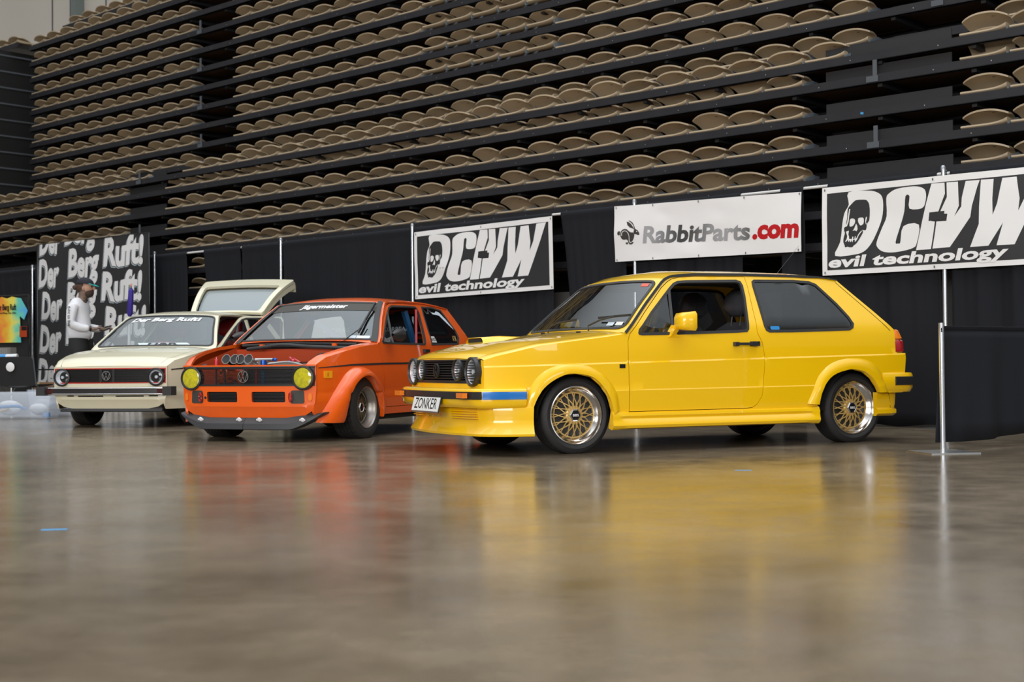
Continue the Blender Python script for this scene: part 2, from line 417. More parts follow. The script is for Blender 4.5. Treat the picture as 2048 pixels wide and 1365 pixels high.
# ---------------------------------------------------------------- seating decks
LOW_T, UP_T = .35, 1.05
LOW_Z = [1.87, 2.20, 2.528, 2.860, 3.190, 3.525, 3.755]            # top edge of each fascia
UP_Z = [4.36 + .3165 * k for k in range(-1, 9)]
FH = .088
rnd_b = random.Random(4)
def deck(name, label, rows, t, s0, s1, aisles, depth=.82, riser=.12):
    root = bl_empty(name); tag(root, label, 'seating deck')
    for i, z in enumerate(rows):
        mb = MB(); mb.box(((s0 + s1) / 2, t + .02, z - FH / 2), (s1 - s0, .04, FH)); mb.box(((s0 + s1) / 2, t + .045, z - FH + .004), (s1 - s0, .09, .008)); mb.m = 1
        s = s0 + .31
        while s < s1:
            mb.T = Matrix.Translation((s, t + .0, z - FH * .55)) @ Matrix.Rotation(pi / 2, 4, 'X'); mb.lathe([(.006, 0), (.006, .002), (.0001, .003)], n=6); s += rnd_b.uniform(.5, 1.4)
        mb.build('row_fascia', ['deck_steel', 'brushed_steel'], root, sharp=None)
        m = MB(); m.box(((s0 + s1) / 2, t + .04 + depth / 2, z - .03), (s1 - s0, depth, .02)); m.build('deck_board', 'deck_plywood', root, sharp=None)
        m = MB(); s = s0 + .4
        while s < s1: m.bar((s, t + .06, z - .085), (s, t + depth, z - .085), .05, .07); s += .974
        m.build('joists', 'deck_riser', root, sharp=None)
        m = MB(); m.box(((s0 + s1) / 2, t + depth + .04, z + .10), (s1 - s0, .02, .2)); m.build('back_riser', 'deck_riser', root, sharp=None)
        for a0, a1 in aisles:
            m = MB(); m.box(((a0 + a1) / 2, t + .10, z + riser / 2), (a1 - a0 - .04, .015, riser)); m.build('aisle_riser', 'deck_riser', root, sharp=None)
    return root
low = deck('lower_seating_deck', 'lower tiers of dark steel retractable seating above the black drapes', LOW_Z, LOW_T, -30, 3.2, [(-14.05, -12.95), (-1.02, .38)])
upp = deck('upper_seating_deck', 'tall upper tiers of dark steel retractable seating at the top', UP_Z, UP_T, -18.5, 3.6, [(-13.05, -12.08), (-.60, .40)], riser=.03)
for root, t, zs, ss in ((low, LOW_T, [2.86, 3.525], (-.40,)), (low, LOW_T, [2.86, 3.755], (-13.6,)), (upp, UP_T, [4.36 + .3165 * k for k in (0, 2, 4, 6)], (-12.86,)), (upp, UP_T, [4.36], (-.02,))):
    for z in zs:
        for s in ss:
            m = MB(); m.box((s, t - .006, z + .045), (.045, .01, .20)); m.box((s - .03, t - .008, z - .045), (.13, .008, .06)); m.build('aisle_post', 'post_steel', root, sharp=None)
m = MB(); m.box((-12.8, LOW_T + 1.02, 2.7), (31.5, .03, 2.5)); m.build('back_shade', 'interior_black', low, sharp=None)  # added black sheets, here and on the upper deck, darken the row gaps
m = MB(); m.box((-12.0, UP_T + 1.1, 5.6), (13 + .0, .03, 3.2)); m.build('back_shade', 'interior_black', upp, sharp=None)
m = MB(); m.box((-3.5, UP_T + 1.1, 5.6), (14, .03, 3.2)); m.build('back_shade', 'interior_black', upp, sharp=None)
m = MB(); m.T = MB_SEAT
m.box((-10, .62, .76), (30, .03, 1.52)); o = m.build('kick_panel', 'kick_panel', sharp=None); tag(o, 'grey kick panel under the seating seen through gaps in the drapes', 'panel')
# the stack of the neighbouring bank at the far left: its end frames
root = bl_empty('neighbouring_seating_bank'); tag(root, 'end frames of the neighbouring retractable seating bank at the far left', 'seating deck')
for k in range(10):
    z = 6.757 - .3157 * k
    m = MB(); m.bar((-19.0, .2, z), (-19.0, 1.9, z), .03, .028); m.build('end_rail', 'post_steel', root, sharp=None)
m = MB(); m.box((-19.2, 1.1, 5.3), (.03, 1.9, 3.2)); m.box((-18.8, 2.1, 4.6), (.9, .04, 4.9)); m.build('end_blackout', 'underbody', root, sharp=None)  # added black sheets put the darkness between the end rails
m = MB(); m.box((-22.4, UP_T, 7.0), (6.94, .05, .09)); m.box((-22.4, UP_T + .45, 6.98), (6.94, .9, .02)); m.build('row_fascia', 'deck_steel', root, sharp=None)
# rear top tier seen behind the highest row
root = bl_empty('top_tier'); tag(root, 'highest tier of the seating against the beige wall', 'seating deck')
m = MB(); m.box((-7.5, UP_T + .90, 7.46), (22.6, .04, FH)); m.build('row_fascia', 'deck_steel', root, sharp=None)
m = MB(); m.box((-7.5, UP_T + 1.4, 7.43), (22.6, .9, .02)); m.build('deck_board', 'deck_plywood', root, sharp=None)

# ---------------------------------------------------------------- one folded seat
SW = .452
def seat_back_mesh():
    m = MB(); nu, nw = 11, 5; rows = {1: [], -1: []}
    for sgn in (1, -1):
        for j in range(nw + 1):
            w = j / nw; row = []
            for i in range(nu + 1):
                u = -1 + 2 * i / nu
                half = SW / 2 * (1.03 - .12 * (1 - w) ** 1.5 - .05 * w ** 6)
                x = u * half
                yy = .30 - .295 * w + .045 * (abs(u) ** 3.2) * w
                z = .010 + .058 * w ** .8 + .018 * sin(pi * w) + .046 * (1 - abs(u) ** 2.2) * w ** .6
                row.append((x, yy, z + (.010 if sgn > 0 else -.008)))
            rows[sgn].append(row)
    top = rows[1]; bot = rows[-1]
    m.grid(top); m.grid([r[::-1] for r in bot])
    def edge(a, b):
        n = len(a); m.add(a + b, [(i, i + 1, n + i + 1, n + i) for i in range(n - 1)])
    edge(bot[-1], top[-1]); edge([r[0] for r in top], [r[0] for r in bot]); edge([r[-1] for r in bot], [r[-1] for r in top]); edge(top[0], bot[0])
    m.T = None
    return m
def seat_pan_mesh():
    m = MB(); n = 10; secs = []
    for i in range(n + 1):
        u = -1 + 2 * i / n; x = u * SW / 2; h = .002 + .024 * max(0, u) ** 2.4
        th = .032 + .014 * max(0, u) ** 4
        prof = [(.012, h), (.0, h + th * .4), (.004, h + th * .85), (.016, h + th), (.10, h + th * .72 + .006), (.30, h + th * .5), (.40, h + .02), (.40, h - .0), (.10, h - .008)]
        secs.append([(x, a, b) for a, b in prof])
    m.grid(secs, closed=True); k = len(secs[0]); m.add(secs[0], [tuple(range(k))]); m.add(secs[-1], [tuple(range(k))[::-1]])
    return m
def seat_arm_mesh():
    m = MB(); m.bar((SW / 2 + .016, .0, -.005), (SW / 2 + .03, .17, .055), .022, .05); m.bar((SW / 2 + .03, .17, .055), (SW / 2 + .03, .27, .05), .02, .04)
    return m
def proto_seat():
    root = empty('stadium_chair')
    b = seat_back_mesh().build('backrest', 'seat_plastic', root, sharp=50, fix=True, loc=(0, 0, .045))
    m = MB(); m.box((.09, .085, .098), (.07, .004, .012), rz=.05); m.build('handle_slot', 'interior_black', b, sharp=None)
    seat_pan_mesh().build('seat', 'seat_plastic', root, sharp=50, fix=True)
    seat_arm_mesh().build('armrest', 'seat_bracket', root, sharp=None)
    return root
PITCH = .487
places = []   # (row name, index from left, s, t, z, raise)
ORD = ['', 'first', 'second', 'third', 'fourth', 'fifth', 'sixth', 'seventh', 'eighth', 'ninth', 'tenth', 'eleventh', 'twelfth', 'thirteenth', 'fourteenth', 'fifteenth', 'sixteenth', 'seventeenth', 'eighteenth', 'nineteenth', 'twentieth', 'twenty-first', 'twenty-second', 'twenty-third', 'twenty-fourth', 'twenty-fifth', 'twenty-sixth', 'twenty-seventh', 'twenty-eighth', 'twenty-ninth', 'thirtieth']
def seat_run(row, s_first, n, t, z, lift=None):
    got = []
    for i in range(n):
        s = s_first + PITCH * (i + .5); P = SB(s, t, z + .05); u, v, d = to_px(P); sz = F_PX / d * .45
        if d > 0 and -25 < u < 2048 + sz and v > -12: got.append((s, sz))
    for i, (s, sz) in enumerate(got): places.append(dict(row=row, i=i + 1, s=s, t=t, z=z, sz=sz, raised=(lift and lift[0] < s < lift[1]), last=(i == len(got) - 1)))
lowname = {2: 'lowest row above drapes', 3: 'second row above drapes', 4: 'third row above drapes', 5: 'fourth row above drapes', 6: 'fifth row above drapes'}
for k in (2, 3, 4, 5, 6):
    z = LOW_Z[k]
    off = PITCH * 1.45 if k == 6 else 0.
    n_left = 14
    sl = -14.06 + off - n_left * PITCH
    if k == 2: seat_run('left bay, ' + lowname[k], sl, 9 - 5, LOW_T, z)
    else: seat_run('left bay, ' + lowname[k], sl, n_left, LOW_T, z)
    # middle run ends at the right aisle
    e0 = -1.22 + (.49 if k == 6 else 0.); n = 24
    seat_run('middle bay, ' + lowname[k], e0 - n * PITCH, n, LOW_T, z)
    seat_run('right bay, ' + lowname[k], .455, 3, LOW_T, z)
for k in (0, 1): seat_run('gap between drapes, ' + ('lower tier' if k == 0 else 'upper tier'), -12.26, 1, LOW_T, LOW_Z[k])
upname = ['lowest', 'second', 'third', 'fourth', 'fifth', 'sixth', 'seventh', 'eighth', 'ninth', 'tenth']
for k, z in enumerate(UP_Z):
    seat_run('left bay, %s upper deck row' % upname[k], -13.10 - 11 * PITCH, 11, UP_T, z)
    seat_run('main bay, %s upper deck row' % upname[k], -12.02, 23, UP_T, z, lift=(-7.8, -5.2) if k > 1 else None)
    if k == 0: seat_run('far right bay, lowest upper deck row', .5, 3, UP_T, z)
seat_run('top tier against the beige wall', -18.72, 12, UP_T + .90, 7.505)
seat_run('top of the neighbouring bank', -18.98 - 6 * PITCH, 6, UP_T, 7.045)
places.sort(key=lambda p: -p['sz'])
proto = proto_seat(); kids = list(proto.children); gk = {c: list(c.children) for c in kids}
rnd = random.Random(3)
rest = []
for n, p in enumerate(places):
    lift = .055 if p['raised'] else 0.
    tilt = rnd.choice([0, 0, .02, .03, .05, -.02, .08]) + (.40 if p['row'].startswith('right bay, fourth') and p['i'] == 1 else 0) + (.10 if rnd.random() < .12 else 0)
    if n >= 300: rest.append((p, lift, tilt)); continue
    if n == 0: r = proto; ch = kids
    else:
        r = proto.copy(); COL.objects.link(r); ch = []
        for c in kids:
            c2 = c.copy(); COL.objects.link(c2); c2.parent = r; ch.append(c2)
            if p['sz'] > 30:
                for g in gk[c]: g2 = g.copy(); COL.objects.link(g2); g2.parent = c2
    r.location = SB(p['s'], p['t'] + .012, p['z'] + lift); r.rotation_euler = (0, 0, BA)
    for c in ch:
        if c.name.startswith('backrest'):
            # turn the shell about its hinge at the rear
            c.rotation_euler = (-tilt, 0, rnd.uniform(-.03, .03)); c.location = (0, .30 - .30 * cos(tilt), .045 + .30 * sin(tilt))
    tag(r, 'tan folding stadium chair, %s from left in %s' % (ORD[p['i']], p['row']), 'chair', 'tan folding chairs of the bleachers')
    if lift:
        m_ = bpy.data.meshes.get('raised_bracket')
        if not m_:
            mm = MB(); mm.bar((-.14, .03, -.058), (-.11, .10, .01), .02, .02); mm.bar((.18, .03, -.058), (.20, .10, .01), .02, .02); q = mm.build('raised_bracket', 'seat_bracket', r, sharp=None)
        else:
            q = bpy.data.objects.new('raised_bracket', m_); COL.objects.link(q); q.parent = r
if rest:
    m = MB(); bm_ = seat_back_mesh(); pm_ = seat_pan_mesh()
    for p, lift, tilt in rest:
        base = Matrix.Translation(SB(p['s'], p['t'] + .012, p['z'] + lift)) @ Matrix.Rotation(BA, 4, 'Z')
        m.T = base @ Matrix.Translation((0, .30 - .30 * cos(tilt), .045 + .30 * sin(tilt))) @ Matrix.Rotation(-tilt, 4, 'X'); m.add(bm_.v, bm_.f)
        m.T = base; m.add(pm_.v, pm_.f)
    m.T = None
    o = m.build('stadium_chairs', 'seat_plastic', sharp=50, fix=True); tag(o, 'farthest and smallest tan folding chairs in the upper left tiers', 'chairs', 'tan folding chairs of the bleachers', 'stuff')

# ---------------------------------------------------------------- pipe and drape
def drape(s0, s1, label, seed, top=2.40, bot=.02, t=.0, taper=(0, 0), amp=.028, nf=None, base=None):
    rn = random.Random(seed); m = MB(); L = s1 - s0; n = max(8, int(L / .022)); rows = []
    ph = [rn.uniform(0, 6.28) for _ in range(6)]; fr = [rn.uniform(3.0, 8.5) for _ in range(5)] + [rn.uniform(14, 20)]
    zs = [top - .01, top + .005, top + .022, top + .020, top, top - .03, top - .07, top - .12, top - .4, 1.5, 1.0, .5, .15, bot]
    for z in zs:
        k = (top - z) / (top - bot); row = []
        for i in range(n + 1):
            a = i / n; s = s0 + taper[0] * k + (L + (taper[1] - taper[0]) * k) * a
            f = sum(sin(fr[j] * 2 * pi * a * L / 2.2 + ph[j] + .8 * sin(3 * a + j) * k) for j in range(5)) / 3.0 + .35 * sin(fr[5] * 2 * pi * a * L / 2 + ph[5]) * (1 - k)
            g = amp * (.35 + .65 * min(1, k * 2.5)) * f
            zi = len(rows)
            if zi < 8: g = .22 * amp * f * (1 if zi > 3 else .2) + (.026, .026, .012, -.010, -.026, -.028, -.016, -.016)[zi]
            row.append(SB(s, t + g, z + (.012 * sin(9 * a * L + seed) if z == bot else 0)))
        rows.append(row)
    m.grid(rows); o = m.build('drape', 'drape_cloth', sharp=80)
    md = o.modifiers.new('thick', 'SOLIDIFY'); md.thickness = .004
    tag(o, label, 'drape', 'black drapes along the seating')
drape(-30.0, -16.50, 'long black drape at the far left behind the merchandise corner', 1)
drape(-16.36, -12.95, 'black drape panel mostly hidden behind the large text banner', 2)
drape(-12.95, -11.74, 'black drape panel just right of the large text banner', 3, taper=(0, .03))
drape(-11.30, -10.38, 'narrow black drape panel just right of the gap showing seats', 4)
drape(-10.33, -9.46, 'black drape panel left of the pole behind the raised tailgate', 5)
drape(-9.38, -6.74, 'wide black drape panel above the orange car roof', 6)
drape(-6.70, -4.36, 'black drape panel behind the left skull banner', 7)
drape(-4.22, -3.30, 'black drape panel between the left skull banner and the white banner', 8, taper=(.24, .1))
drape(-3.22, -1.76, 'black drape panel behind the left half of the white banner', 9, taper=(.10, .0))
drape(-1.28, -1.02, 'narrow black drape strip behind the right edge of the white banner', 10)
drape(-.74, .40, 'black drape panel behind the tail of the yellow car', 11, taper=(0, .02))
drape(.53, 4.2, 'wide black drape panel at the far right behind the low barrier', 12)
pole_lab = {-16.42: 'slim silver drape pole at the far left beside the text banner', -12.60: 'silver drape pole behind the right edge of the large text banner', -9.419: 'slim silver drape pole behind the raised cream tailgate', -6.714: 'slim silver drape pole at the left edge of the left skull banner', -3.14: 'silver drape pole behind the left end of the white banner', .475: 'silver drape pole crossing the right skull banner'}
for s, lab in pole_lab.items():
    root = bl_empty('drape_pole', s, -.03 if s != .475 else -.045, 0); tag(root, lab, 'pole', 'upright poles of the tall drapes')
    m = MB(); m.tube([(0, 0, .006), (0, 0, 2.455)], .021, 14); m.build('upright', 'pole_alloy', root)
    m = MB(); m.box((0, 0, .003), (.45, .40, .006)); m.build('base_plate', 'brushed_steel', root, sharp=None)
    m = MB(); m.lathe([(.0001, 2.475), (.018, 2.47), (.024, 2.455), (.024, 2.42)], n=14); m.build('top_cap', 'pole_alloy', root)
ends = [-19.6, -16.42, -12.60, -9.419, -6.714, -3.14, .475, 3.6]
rl = ['at the far left', 'over the text banner', 'over the gap showing seats', 'above the orange car', 'over the left skull banner', 'over the white banner', 'over the right skull banner']
for i in range(len(ends) - 1):
    m = MB(); m.T = MB_SEAT; m.tube([(ends[i] + .02, .0, 2.40), (ends[i + 1] - .02, .0, 2.40)], .015, 10)
    o = m.build('drape_rod', 'rod_white'); tag(o, 'white drape crossbar ' + rl[i], 'rod', 'crossbars of the tall drapes')

# ---------------------------------------------------------------- banners
def banner_fn(s0, s1, z0, z1, t, amp, seed, slant=(0, 0, 0, 0)):
    rn = random.Random(seed); P = [(rn.uniform(0, 1), rn.uniform(0, 1), rn.uniform(.08, .2), rn.uniform(-1, 1)) for _ in range(9)]
    W_, H_ = s1 - s0, z1 - z0
    # slant: drop of the TL TR BR BL corners
    def fn(u, v, d):
        z = z0 + v * H_ + slant[0] * (1 - u) * v + slant[1] * u * v + slant[2] * u * (1 - v) + slant[3] * (1 - u) * (1 - v)
        g = sum(a * math.exp(-(((u - x) * 2.2) ** 2 + (v - y) ** 2) / r ** 2) for x, y, r, a in P) * amp
        g += .55 * amp * sin(7.5 * u + 3.2 * v + seed) + .35 * amp * sin(15 * u - 6 * v + 2 * seed) * v
        return SB(s0 + u * W_, t - .01 + g - d, z)
    return fn
def rect(u0, v0, u1, v1): return [(u0, v0), (u1, v0), (u1, v1), (u0, v1)]
SQ = rect(0, 0, 1, 1)
LOGO = {
'D': [(0.106, 0.953), (0.199, 0.951), (0.244, 0.917), (0.266, 0.851), (0.267, 0.707), (0.256, 0.564), (0.226, 0.381), (0.2, 0.28), (0.173, 0.225), (0.133, 0.201), (0.038, 0.201), (0.062, 0.363), (0.075, 0.594), (0.087, 0.718), (0.107, 0.808)],
'C': [(0.391, 0.695), (0.393, 0.837), (0.374, 0.841), (0.367, 0.669), (0.346, 0.488), (0.325, 0.314), (0.337, 0.297), (0.347, 0.311), (0.362, 0.495), (0.433, 0.499), (0.422, 0.29), (0.406, 0.235), (0.358, 0.206), (0.303, 0.197), (0.263, 0.218), (0.24, 0.274), (0.238, 0.337), (0.263, 0.501), (0.283, 0.632), (0.284, 0.837), (0.299, 0.896), (0.337, 0.939), (0.412, 0.947), (0.45, 0.922), (0.467, 0.874), (0.467, 0.773), (0.45, 0.685)],
'H': [(0.494, 0.956), (0.552, 0.952), (0.553, 0.827), (0.519, 0.612), (0.492, 0.605), (0.489, 0.526), (0.505, 0.518), (0.486, 0.204), (0.418, 0.205), (0.448, 0.533), (0.47, 0.752)],
'V': [(0.561, 0.952), (0.61, 0.948), (0.611, 0.796), (0.612, 0.677), (0.591, 0.56), (0.622, 0.665), (0.625, 0.764), (0.643, 0.948), (0.702, 0.944), (0.691, 0.87), (0.667, 0.657), (0.66, 0.538), (0.612, 0.365), (0.569, 0.213), (0.493, 0.21), (0.512, 0.517), (0.556, 0.515), (0.561, 0.595), (0.526, 0.606), (0.561, 0.786)],
'W': [(0.707, 0.945), (0.76, 0.942), (0.754, 0.72), (0.755, 0.542), (0.774, 0.667), (0.796, 0.942), (0.855, 0.942), (0.867, 0.699), (0.86, 0.564), (0.888, 0.705), (0.912, 0.952), (0.98, 0.957), (0.937, 0.696), (0.844, 0.197), (0.77, 0.198), (0.798, 0.446), (0.736, 0.2), (0.657, 0.199), (0.696, 0.452), (0.698, 0.651)]}
SKULL = {
'skull': [(0.1249, 0.751), (0.1383, 0.7853), (0.1539, 0.8191), (0.1693, 0.8272), (0.1976, 0.8223), (0.2083, 0.8119), (0.2168, 0.7782), (0.2198, 0.7353), (0.2206, 0.6823), (0.218, 0.5984), (0.2135, 0.5729), (0.2069, 0.5478), (0.2045, 0.5007), (0.1989, 0.4806), (0.1849, 0.4875), (0.1891, 0.4613), (0.1757, 0.4002), (0.1601, 0.3445), (0.1468, 0.3203), (0.1401, 0.3028), (0.1269, 0.3023), (0.1181, 0.3118), (0.107, 0.3057), (0.1038, 0.3329), (0.0984, 0.366), (0.0998, 0.4139), (0.1056, 0.4663), (0.1025, 0.4937), (0.1033, 0.5283), (0.1116, 0.5401), (0.1129, 0.5772), (0.1177, 0.6404), (0.1203, 0.7199)],
'eye1': [(0.1308, 0.6163), (0.1418, 0.6258), (0.1517, 0.612), (0.1537, 0.585), (0.1481, 0.5542), (0.1392, 0.5373), (0.1282, 0.5395), (0.1284, 0.5901)],
'eye2': [(0.1681, 0.6193), (0.1791, 0.626), (0.191, 0.6198), (0.193, 0.5823), (0.1896, 0.5513), (0.1786, 0.5386), (0.1721, 0.5547), (0.1669, 0.5876)],
'nose': [(0.158, 0.5655), (0.1633, 0.5352), (0.1642, 0.4979), (0.1586, 0.4761), (0.1532, 0.4893), (0.1411, 0.4847), (0.1478, 0.5063), (0.1534, 0.5372)],
'slit1': [(0.1281, 0.7343), (0.1325, 0.7306), (0.1277, 0.6596), (0.1236, 0.5858), (0.116, 0.5392), (0.1109, 0.5402), (0.1174, 0.587), (0.1226, 0.6554)],
'slit2': [(0.2041, 0.633), (0.2073, 0.6217), (0.205, 0.5958), (0.2027, 0.5698), (0.2058, 0.548), (0.2026, 0.546), (0.1995, 0.5757), (0.2007, 0.6072)],
'jaw': [(0.1106, 0.4814), (0.1246, 0.4905), (0.1221, 0.4472), (0.1253, 0.42), (0.1252, 0.3986), (0.1318, 0.3975), (0.1373, 0.3911), (0.1407, 0.4225), (0.1451, 0.4164), (0.1439, 0.3926), (0.1494, 0.3916), (0.1528, 0.4229), (0.1561, 0.4197), (0.1542, 0.3934), (0.1604, 0.4029), (0.1671, 0.4389), (0.1805, 0.4788), (0.1848, 0.4754), (0.1693, 0.4279), (0.1625, 0.3866), (0.1547, 0.3614), (0.1514, 0.3647), (0.1526, 0.3831), (0.1438, 0.3846), (0.1415, 0.3584), (0.1382, 0.3601), (0.1372, 0.3858), (0.132, 0.3601), (0.129, 0.3617), (0.1284, 0.3885), (0.1239, 0.3642), (0.121, 0.3674), (0.1196, 0.39), (0.1106, 0.3665), (0.1069, 0.3709), (0.1142, 0.4006), (0.1165, 0.4322)]}
def curve_poly(p): return [tuple(q) for q in catmull([(a, b) for a, b in p], 3, closed=True)]
def grommets(root, fn, pts):
    for u, v in pts:
        m = MB(); m.T = Matrix.Translation(fn(u, v, .006)) @ Matrix.Rotation(BA, 4, 'Z') @ Matrix.Rotation(pi / 2, 4, 'X'); m.lathe([(.0001, 0), (.011, 0), (.013, -.003)], n=12); m.build('grommet', 'gloss_black', root)
def skull_banner(s0, label, seed, slant):
    fn = banner_fn(s0, s0 + 2.33, 1.495, 2.372, -.075, .012, seed, slant)
    root = bl_empty('vinyl_banner', s0 + 1.16, -.075, 1.495); tag(root, label, 'banner'); inv = root.matrix_basis.inverted()
    Rl = Matrix.Translation(SB(s0 + 1.16, -.075, 1.495)) @ Matrix.Rotation(BA, 4, 'Z'); inv = Rl.inverted()
    g = lambda u, v, d: inv @ fn(u, v, d)
    sc = lambda f: (lambda x, y, d: f(x / 2.33, y / .877, d))
    m = MB(); m.panel([(0, 0), (2.33, 0), (2.33, .877), (0, .877)], [], sc(g), .05, .0); sheet = m.build('sheet', 'banner_white', root, sharp=60)
    m = MB(); m.panel([(.055, .05), (2.27, .05), (2.27, .815), (.055, .815)], [], sc(lambda u, v, d: g(u, v, .0012)), .05); m.build('black_field', 'banner_black', root, sharp=60)
    # lettering stands inside the black field
    U = lambda u: .024 + u * .955; V = lambda v: .03 + v * .935
    for nm in 'DCHVW':
        m = MB(); poly = curve_poly(LOGO[nm]) if nm in 'DC' else LOGO[nm]
        poly = [(U(a) * 2.33, V(b) * .877) for a, b in poly]
        m.panel(poly, [], sc(lambda u, v, d: g(u, v, .0024)), .05); m.build('letter', 'banner_white', root, sharp=60)
    m = MB(); m.panel([(U(a) * 2.33, V(b) * .877) for a, b in [(.437, .628), (.504, .632), (.499, .535), (.432, .53)]][::1], [], sc(lambda u, v, d: g(u + .043, v, .0034)), .05); m.build('hyphen', 'banner_black', root, sharp=None)
    def sk(p): return [(a * 2.33, b * .877 + .0) for a, b in p]
    m = MB(); holes = [curve_poly(sk(SKULL[k])) for k in ('eye1', 'eye2')] + [sk(SKULL['nose'])]
    m.panel(curve_poly(sk(SKULL['skull'])), holes, sc(lambda u, v, d: g(u, v, .0036)), .04); m.build('skull_emblem', 'banner_ink', root, sharp=None)
    m = MB()
    for k in ('slit1', 'slit2', 'jaw'): m.panel(sk(SKULL[k]), [], sc(lambda u, v, d: g(u, v, .0048)), .04)
    m.build('skull_detail', 'banner_white', root, sharp=None)
    m = MB(); put_text(m, 'evil technology', lambda a, b, d: g((.060 + a) / 2.33, (.078 + b) / .877, .0036), w=1.80, h=.104, bold=.034, shear=.28, cuts=.25); m.build('lettering', 'banner_white', root, sharp=None)
    grommets(root, g, [(.012, .97), (.5, .97), (.988, .97), (.012, .03), (.5, .03), (.988, .03)])
skull_banner(-6.62, 'black and white skull logo vinyl banner hung above the orange car', 1, (-.025, 0, .02, -.01))
skull_banner(-.775, 'large black and white skull logo banner at the right edge', 4, (.0, .0, .0, 0))
# white parts banner
s0, s1, z0, z1 = -3.376, -1.01, 1.762, 2.392
fn = banner_fn(s0, s1, z0, z1, -.075, .014, 9, (.015, -.035, -.01, .02))
root = bl_empty('vinyl_banner', (s0 + s1) / 2, -.075, z0); tag(root, 'white vinyl banner with leaping rabbit and grey and red lettering', 'banner')
inv = (Matrix.Translation(SB((s0 + s1) / 2, -.075, z0)) @ Matrix.Rotation(BA, 4, 'Z')).inverted(); g = lambda u, v, d: inv @ fn(u, v, d)
WB, HB = s1 - s0, z1 - z0; sc = lambda f: (lambda x, y, d: f(x / WB, y / HB, d))
m = MB(); m.panel([(0, 0), (WB, 0), (WB, HB), (0, HB)], [], sc(g), .045); m.build('sheet', 'banner_white', root, sharp=60)
RAB = {'body': [(0.0382, 0.5056), (0.0418, 0.5419), (0.0506, 0.5713), (0.0629, 0.5813), (0.0751, 0.5726), (0.0854, 0.5406), (0.0975, 0.5109), (0.1113, 0.5072), (0.1181, 0.4737), (0.1162, 0.4215), (0.1091, 0.3705), (0.0986, 0.3415), (0.1107, 0.3384), (0.1106, 0.3173), (0.1002, 0.2961), (0.0881, 0.2965), (0.0821, 0.3244), (0.0788, 0.3729), (0.0692, 0.3913), (0.0587, 0.3833), (0.0466, 0.3971), (0.0388, 0.4416)],
'foot': [(0.0664, 0.3336), (0.0726, 0.3401), (0.0795, 0.3357), (0.0803, 0.3063), (0.0724, 0.3003), (0.0663, 0.3098)],
'tail': [(0.0197, 0.5052), (0.0224, 0.5364), (0.0304, 0.5476), (0.0374, 0.5377), (0.0354, 0.4744), (0.0284, 0.4699), (0.0214, 0.4834)],
'head': [(0.113, 0.5067), (0.1149, 0.5379), (0.1184, 0.5554), (0.1064, 0.5825), (0.0908, 0.6027), (0.0771, 0.6489), (0.0721, 0.7113), (0.0842, 0.6998), (0.098, 0.6641), (0.1082, 0.619), (0.1175, 0.5636), (0.1117, 0.6338), (0.0981, 0.6853), (0.0826, 0.7242), (0.0878, 0.7279), (0.105, 0.6938), (0.1152, 0.6434), (0.1227, 0.5727), (0.1373, 0.5423), (0.1457, 0.498), (0.1473, 0.4607), (0.1387, 0.4551), (0.1284, 0.471), (0.1181, 0.4737)],
'eye': [(0.1286, 0.5236), (0.1329, 0.5304), (0.1363, 0.5215), (0.1328, 0.5067)],
'line': [(0.045, 0.4559), (0.0434, 0.4936), (0.0488, 0.5347), (0.0628, 0.5521), (0.075, 0.5382), (0.0853, 0.493), (0.0894, 0.439), (0.0892, 0.365), (0.0951, 0.3318), (0.1038, 0.3375), (0.0968, 0.3208), (0.0899, 0.3304), (0.0857, 0.3659), (0.0868, 0.4397), (0.0826, 0.4884), (0.0732, 0.5307), (0.0628, 0.5431), (0.0514, 0.526), (0.0465, 0.4927), (0.0476, 0.4563)]}
rs = lambda p: [(a * WB, b * HB) for a, b in p]
m = MB()
for k in ('body', 'foot', 'tail', 'head'): m.panel(rs(RAB[k]), [], sc(lambda u, v, d: g(u, v, .0015)), .04)
m.build('rabbit_emblem', 'duct_block', root, sharp=None)
m = MB()
for k in ('eye', 'line'): m.panel(rs(RAB[k]), [], sc(lambda u, v, d: g(u, v, .0028)), .04)
m.build('emblem_line', 'banner_white', root, sharp=None)
m = MB(); put_text(m, 'RabbitParts', lambda a, b, d: g((.165 * WB + a) / WB, (.315 * HB + b - a * .025) / HB, .0018), w=1.37, h=.178, bold=.035, shear=.12, cuts=.25); m.build('lettering', 'logo_grey', root, sharp=None)
m = MB(); put_text(m, '.com', lambda a, b, d: g((.757 * WB + a) / WB, (.272 * HB + b - a * .02) / HB, .0018), w=.545, h=.19, bold=.05, shear=.10, cuts=.25); m.build('lettering', 'logo_red', root, sharp=None)
grommets(root, g, [(.01, .97), (.22, .975), (.475, .975), (.72, .975), (.99, .97), (.01, .03), (.22, .03), (.475, .03), (.72, .03), (.985, .03)])
